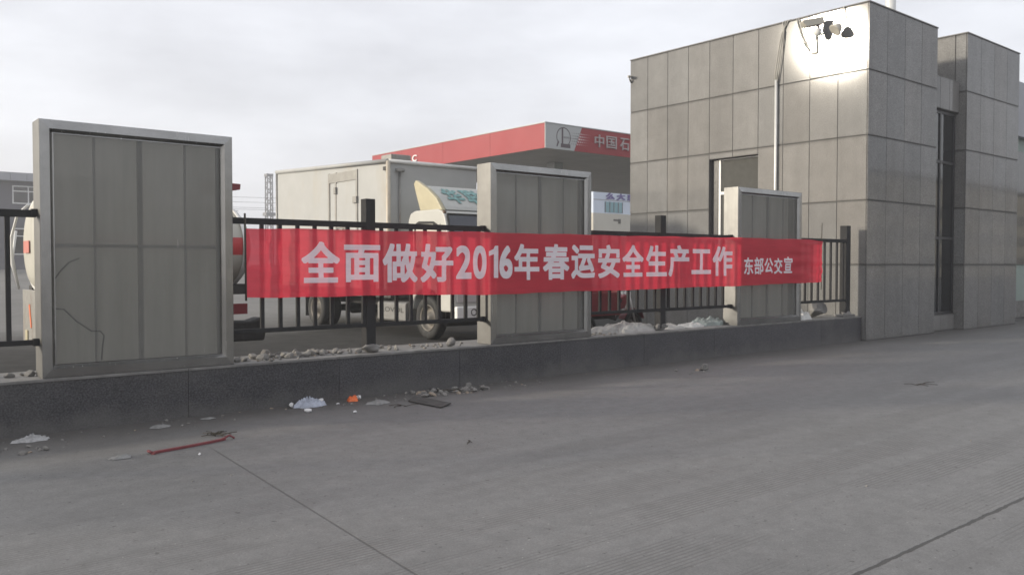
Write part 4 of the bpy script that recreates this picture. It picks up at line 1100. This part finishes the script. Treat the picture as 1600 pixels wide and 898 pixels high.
# across the street, behind the camera: seen only as reflections in the polished granite and glass
for x0, x1, h, mt_ in ((6, 40, 6.5, 'beige_wall'), (46, 84, 9.5, 'office_band'), (92, 150, 12.0, 'beige_wall')):
    e = empty('street_building', ((x0 + x1) / 2, -38, 0), {6: 'low beige building across the street behind the camera', 46: 'grey building across the street, reflected in the guardhouse tiles', 92: 'tallest beige building across the street, reflected in the tiles'}[x0], 'building')
    mb = MB(); mb.box((x0, -46, 0), (x1, -30, h)); mb.build('wall', M[mt_], e)
    mb = MB(); mb.box((x0 - .3, -46.3, h + .001), (x1 + .3, -29.7, h + .4)); mb.build('roof', M['roofing'], e)
    z = 1.2
    while z < h - 1.5:
        x = x0 + 1.5
        while x < x1 - 2.5:
            mb = MB(); mb.box((x, -29.99, z), (x + 1.8, -29.95, z + 1.5)); mb.build('window', M['dark_glass'], e); x += 4.0
        z += 3.1

# lattice mast, catenary poles and wires
lm = empty('lattice_mast', (65.5, 150, 1.2), 'tall thin lattice radio mast rising above the fence rail', 'mast')
mb = MB(); hw = .55
cs = [(-hw, -hw), (hw, -hw), (hw, hw), (-hw, hw)]
for a, b in cs: mb.tube([(65.5 + a, 150 + b, 1.2), (65.5 + a * .85, 150 + b * .85, 18.4)], .12, 5)
z = 1.2
k = 0
while z < 18.2:
    for i in range(4):
        a, b = cs[i], cs[(i+1) % 4]
        if k % 2: a, b = b, a
        s0, s1 = 1 - .15 * (z - 1.2) / 17.2, 1 - .15 * (z + .1) / 17.2
        mb.tube([(65.5 + a[0] * s0, 150 + a[1] * s0, z), (65.5 + b[0] * s1, 150 + b[1] * s1, min(18.3, z + 1.0))], .07, 4)
    z += 1.0; k += 1
mb.build('lattice', M['lattice'], lm)
mb = MB(); mb.box((64.6, 149.2, 10.6), (66.4, 150.8, 11.2)); mb.box((64.85, 149.4, 17.9), (66.1, 150.6, 18.35)); mb.build('platform', M['lattice'], lm)
for i, (x, y) in enumerate(((58, 152), (70.5, 148), (76.5, 146))):
    e = empty('gantry_pole', (x, y, 1.2), ['thin overhead line pole standing left of the lattice mast', 'thin overhead line pole just right of the lattice mast', 'thin overhead line pole beside the rear edge of the lorry'][i], 'pole', 'overhead line poles in the distance')
    mb = MB(); mb.tube([(x, y, 1.2), (x, y, 12.2)], [.14, .09], 6); mb.build('pole', M['lattice'], e)
    mb = MB(); mb.tube([(x - 2.4, y, 11.6), (x + 2.4, y, 11.4)], .06, 4); mb.tube([(x - 2, y, 10.9), (x + .1, y, 11.9)], .04, 4); mb.build('cross_arm', M['lattice'], e)
for i, z in enumerate((11.55, 11.9, 12.9, 13.8)):
    mb = MB()
    mb.tube([(30 + 6 * k, 157 - 1.6 * k + i * .3, z + .02 * (k - 5) ** 2 * .5) for k in range(12)], .035, 4)
    tag(mb.build('power_line', M['cable'], origin=(60, 150, z)), ['lowest overhead wire running past the lattice mast', 'second lowest overhead wire running past the lattice mast', 'second highest overhead wire running past the lattice mast', 'highest overhead wire running past the lattice mast'][i], 'wire', 'overhead wires in the distance')

# ------------------------------------------------------------------ rubble and litter
def copy_rock(src, loc, s, rz, label, group, mat_i):
    o = src.copy(); COL.objects.link(o); o.location = loc; o.scale = s; o.rotation_euler = (random.uniform(-.5, .5), random.uniform(-.5, .5), rz)
    o['label'] = label; o['category'] = 'stone'; o['group'] = group
    return o
protos = []
for k in range(8):
    mb = MB(); rock_bm(mb, (0, 0, -.55), 1.0, 100 + k, 2, (1, random.uniform(.7, 1), random.uniform(.55, .9)))
    o = mb.build('loose_stone', M['brick'] if k in (3,) else M['stone']); protos.append(o)
used = set()
def scatter(n, xr, yr, z, sr, label, group):
    for _ in range(n):
        k = random.randrange(8); s = random.uniform(*sr) * random.uniform(.7, 1.15)
        loc = (random.uniform(*xr), random.uniform(*yr), z + s * .35); rz = random.uniform(0, 6.28)
        if k not in used:
            used.add(k); o = protos[k]; o.location = loc; o.scale = (s, s, s); o.rotation_euler = (0, 0, rz); tag(o, label, 'stone', group)
        else: copy_rock(protos[k], loc, (s, s * random.uniform(.7, 1.2), s * random.uniform(.6, 1)), rz, label, group, 0)
scatter(62, (3.55, 5.15), (9.10, 9.50), WH, (.035, .075), 'broken rubble stone on the wall top between the nearest light box and the fence post', 'rubble on the wall top by the first post')
scatter(40, (3.6, 5.1), (8.96, 9.4), WH, (.012, .03), 'broken rubble stone on the wall top between the nearest light box and the fence post', 'rubble on the wall top by the first post')
scatter(24, (5.45, 6.95), (9.02, 9.5), WH, (.02, .05), 'broken rubble stone on the wall top just before the second light box', 'rubble on the wall top by the second light box')
o = copy_rock(protos[0], (6.46, 9.06, WH + .05), (.085, .08, .085), .4, 'squarish concrete lump standing alone on the wall top before the second light box', 'larger lumps on the wall top', 0)
scatter(26, (.6, 1.6), (9.0, 9.4), WH, (.025, .06), 'broken rubble stone on the wall top at the left edge of the photo', 'rubble on the wall top at the left edge')
scatter(18, (9.0, 9.7), (9.0, 9.4), WH, (.02, .045), 'broken rubble stone at the foot of the second light box by the sand heap', 'rubble on the wall top by the sand heap')
scatter(44, (5.65, 6.6), (8.40, 8.86), 0, (.02, .07), 'broken stone in the scatter at the wall foot below the lorry cab', 'stones at the wall foot below the lorry')
scatter(6, (6.6, 8.0), (8.4, 8.85), 0, (.012, .03), 'broken stone lying at the wall foot below the second light box', 'stones at the wall foot below the second light box')
scatter(10, (1.1, 1.6), (8.05, 8.6), 0, (.02, .05), 'broken stone lying at the wall foot near the left edge of the photo', 'stones at the wall foot near the left edge')
scatter(30, (1.5, 12.0), (2.6, 8.2), 0, (.006, .015), 'pebble lying loose on the concrete pavement', 'pebbles on the pavement')
scatter(55, (1.2, 9.5), (8.35, 8.90), 0, (.006, .02), 'grit pebble swept against the foot of the low wall', 'grit along the wall foot')
scatter(70, (2.6, 7.4), (8.45, 8.91), 0, (.008, .028), 'grit pebble swept against the foot of the low wall', 'grit along the wall foot')
scatter(5, (9.6, 10.2), (7.8, 8.2), 0, (.02, .04), 'small stone beside the clod on the open pavement', 'stones beside the clod')

def heap(name, label, cat, c, sx, sy, h, mat, seed, n=26, freq=2.2, rot=0.0):
    mb = MB(); crumple_bm(mb, c, sx, sy, h, seed, n, rot, freq)
    for f in mb.bm.faces: f.smooth = True
    o = mb.build(name, mat, origin=c); tag(o, label, cat); return o
heap('sand_heap', 'pale sand heap on the wall top between the second light box and the fence post', 'sand heap', (10.1, 9.36, WH - .01), .95, .40, .19, M['sand'], 4, 36, 1.6)
heap('sand_heap', 'small pale sand heap on the wall top behind the banner beside the fence post', 'sand heap', (11.15, 9.38, WH - .01), .45, .36, .09, M['sand'], 8, 24, 1.6)
heap('plastic_sheet', 'flat white sack lying on the wall top next to the grey green sheet', 'sack', (11.75, 9.35, WH - .004), .42, .3, .09, M['sheet_white'], 9)
heap('plastic_sheet', 'crumpled grey green plastic sheet against the third light box', 'plastic sheet', (12.35, 9.4, WH - .004), .50, .3, .17, M['sheet_green'], 14)
heap('plastic_sack', 'rumpled white plastic sack on the wall top just right of the third light box', 'sack', (15.0, 9.2, WH - .004), .36, .25, .21, M['sheet_white'], 21)
mb = MB(); rock_bm(mb, (15.75, 9.28, WH - .01), .30, 51, 2, (1.25, .6, .62), .2)
tag(mb.build('concrete_chunk', M['coping'], origin=(15.75, 9.28, WH)), 'large tilted concrete chunk on the wall top under the fence by the guardhouse', 'rubble')
mb = MB(); mb.box((16.25, 8.99, WH + .004), (16.72, 9.20, WH + .045), jit=.008)
tag(mb.build('paving_scrap', M['coping'], bevel=.006, origin=(16.5, 9.1, WH)), 'thin paving scrap lying at the foot of the last fence post', 'rubble')

lb = heap('plastic_bag', 'crumpled pale blue plastic bag at the wall foot', 'plastic bag', (4.27, 8.74, .004), .25, .14, .11, M['blue_bag'], 31, 30, 5.0)
def paper(loc, s, label, seed, mat='tissue'):
    mb = MB(); rock_bm(mb, loc, s, seed, 2, (1.2, .8, .7), seed); o = mb.build('crumpled_paper', M[mat], origin=loc)
    tag(o, label, 'paper', 'scraps of white paper'); return o
paper((4.09, 8.80, .004), .045, 'white crumpled paper at the left end of the pale blue bag', 61)
paper((4.10, 8.42, .004), .04, 'white crumpled paper in front of the pale blue bag', 62)
paper((4.47, 8.86, .004), .045, 'white crumpled paper at the right end of the pale blue bag', 63)
paper((4.95, 8.84, .004), .045, 'white crumpled paper touching the orange snack packet', 64)
paper((4.585, 8.66, .004), .018, 'tiny white paper ball between the bag and the orange packet', 65)
paper((4.47, 8.05, .004), .022, 'small white paper scrap lying out on the pavement before the bag', 66)
paper((2.47, 7.10, .004), .016, 'tiny white paper scrap below the red strip', 67)
heap('snack_packet', 'small orange snack packet by the wall foot', 'packet', (4.83, 8.76, .004), .10, .07, .075, M['packet'], 41, 16)
heap('film_scrap', 'flat grey film scrap right of the orange packet', 'litter', (4.97, 8.42, .004), .20, .13, .05, M['dusty_film'], 42, 14)
heap('film_scrap', 'pale torn film lying at the wall foot at the left edge of the photo', 'litter', (1.50, 8.62, .004), .20, .10, .06, M['film_pale'], 43, 22, 5.0)
heap('film_scrap', 'grey torn film at the wall foot under the nearest light box', 'litter', (2.60, 8.55, .004), .15, .08, .03, M['dusty_film'], 44, 14)
heap('film_scrap', 'small grey film scrap at the wall foot right of the nearest light box', 'litter', (3.12, 8.70, .004), .10, .05, .02, M['dusty_film'], 46, 12)
heap('film_scrap', 'flat grey film scrap on the pavement left of the red strip', 'litter', (1.93, 7.38, .004), .13, .06, .03, M['dusty_film'], 45, 14)
# red strip with a hooked end
mb = MB(); pts = [(2.17, 7.36), (2.22, 7.40), (2.50, 7.455), (2.72, 7.51), (2.86, 7.56)]
for (a, b), (c, d) in zip(pts, pts[1:]):
    L = Vector((c - a, d - b, 0)); n_ = Vector((-L.y, L.x, 0)).normalized() * .017
    mb.box((0, 0, 0), (0, 0, 0)) if False else None
    P_ = [Vector((a, b, .006)), Vector((c, d, .006))]
    q = [P_[0] - n_, P_[1] - n_, P_[1] + n_, P_[0] + n_]
    v0 = [mb.bm.verts.new(p) for p in q]; v1 = [mb.bm.verts.new(p + Vector((0, 0, .018))) for p in q]
    mb.bm.faces.new(v0[::-1]); mb.bm.faces.new(v1)
    for i in range(4): mb.bm.faces.new((v0[i], v0[(i+1) % 4], v1[(i+1) % 4], v1[i]))
bmesh.ops.remove_doubles(mb.bm, verts=mb.bm.verts, dist=.002)
mb.tube([(2.17, 7.37, .02), (2.15, 7.41, .03), (2.17, 7.44, .02)], .012, 6); mb.tube([(2.84, 7.55, .02), (2.92, 7.60, .035), (2.95, 7.56, .012)], .010, 6)
tag(mb.build('red_strip', M['strap'], origin=(2.5, 7.45, 0)), 'long thin worn red plastic strip lying on the pavement', 'strip')
def twigs(c, n, L, label, seed):
    r_ = random.Random(seed); mb = MB()
    for _ in range(n):
        a = r_.uniform(0, 6.28); p = Vector((c[0] + r_.uniform(-.07, .07), c[1] + r_.uniform(-.05, .05), r_.uniform(.006, .03)))
        d = Vector((math.cos(a), math.sin(a), r_.uniform(-.02, .12))); k = L * r_.uniform(.4, 1)
        mb.tube([p, p + d * k * .5 + Vector((r_.uniform(-.02, .02), r_.uniform(-.02, .02), .008)), p + d * k], .004, 4)
    tag(mb.build('twig_bundle', M['leaf_twig'], origin=(c[0], c[1], 0)), label, 'twigs')
twigs((2.86, 7.80), 16, .17, 'tangle of dark twigs just behind the red strip', 1)
twigs((5.03, 8.10), 5, .20, 'few thin dark twigs on the pavement right of the grey film', 2)
twigs((6.1, 8.62), 14, .22, 'tangle of dry twigs among the stones at the wall foot', 3)
twigs((11.25, 5.15), 5, .30, 'few reddish sticks lying out on the right side of the pavement', 4)
twigs((4.47, 6.0), 4, .06, 'tiny dry plant tuft in the middle of the pavement', 5)
mb = MB(); q = [(5.30, 8.30, .012), (5.42, 8.34, .05), (5.56, 7.80, .02), (5.34, 7.70, .008)]
v0 = [mb.bm.verts.new(p) for p in q]; v1 = [mb.bm.verts.new((p[0], p[1], p[2] + .012)) for p in q]
mb.bm.faces.new(v0[::-1]); mb.bm.faces.new(v1)
for i in range(4): mb.bm.faces.new((v0[i], v0[(i+1) % 4], v1[(i+1) % 4], v1[i]))
tag(mb.build('scrap_board', M['board'], origin=(5.4, 8.05, 0)), 'dark thin scrap board tipped against the stones at the wall foot', 'board')
mb = MB(); rock_bm(mb, (10.33, 7.95, .002), .085, 77, 2, (1, .8, .8))
tag(mb.build('dirt_clod', M['stone'], origin=(10.33, 7.95, 0)), 'largest pale clod lying alone out on the pavement before the last light box', 'clod')

# ------------------------------------------------------------------ thin haze in the air
mb = MB(); mb.box((-60, -62, -1.0), (190, 215, 24.0))
hz = NT('pale haze')
hz.t.nodes.remove(hz.b)
pv = hz.n('ShaderNodeVolumePrincipled'); pv.inputs['Color'].default_value = (0.93, 0.94, 0.96, 1)
pv.inputs['Density'].default_value = 0.0023
pv.inputs['Anisotropy'].default_value = 0.3
hz.l(pv.outputs[0], hz.out.inputs['Volume'])
tag(mb.build('haze', hz.m), kind='stuff')
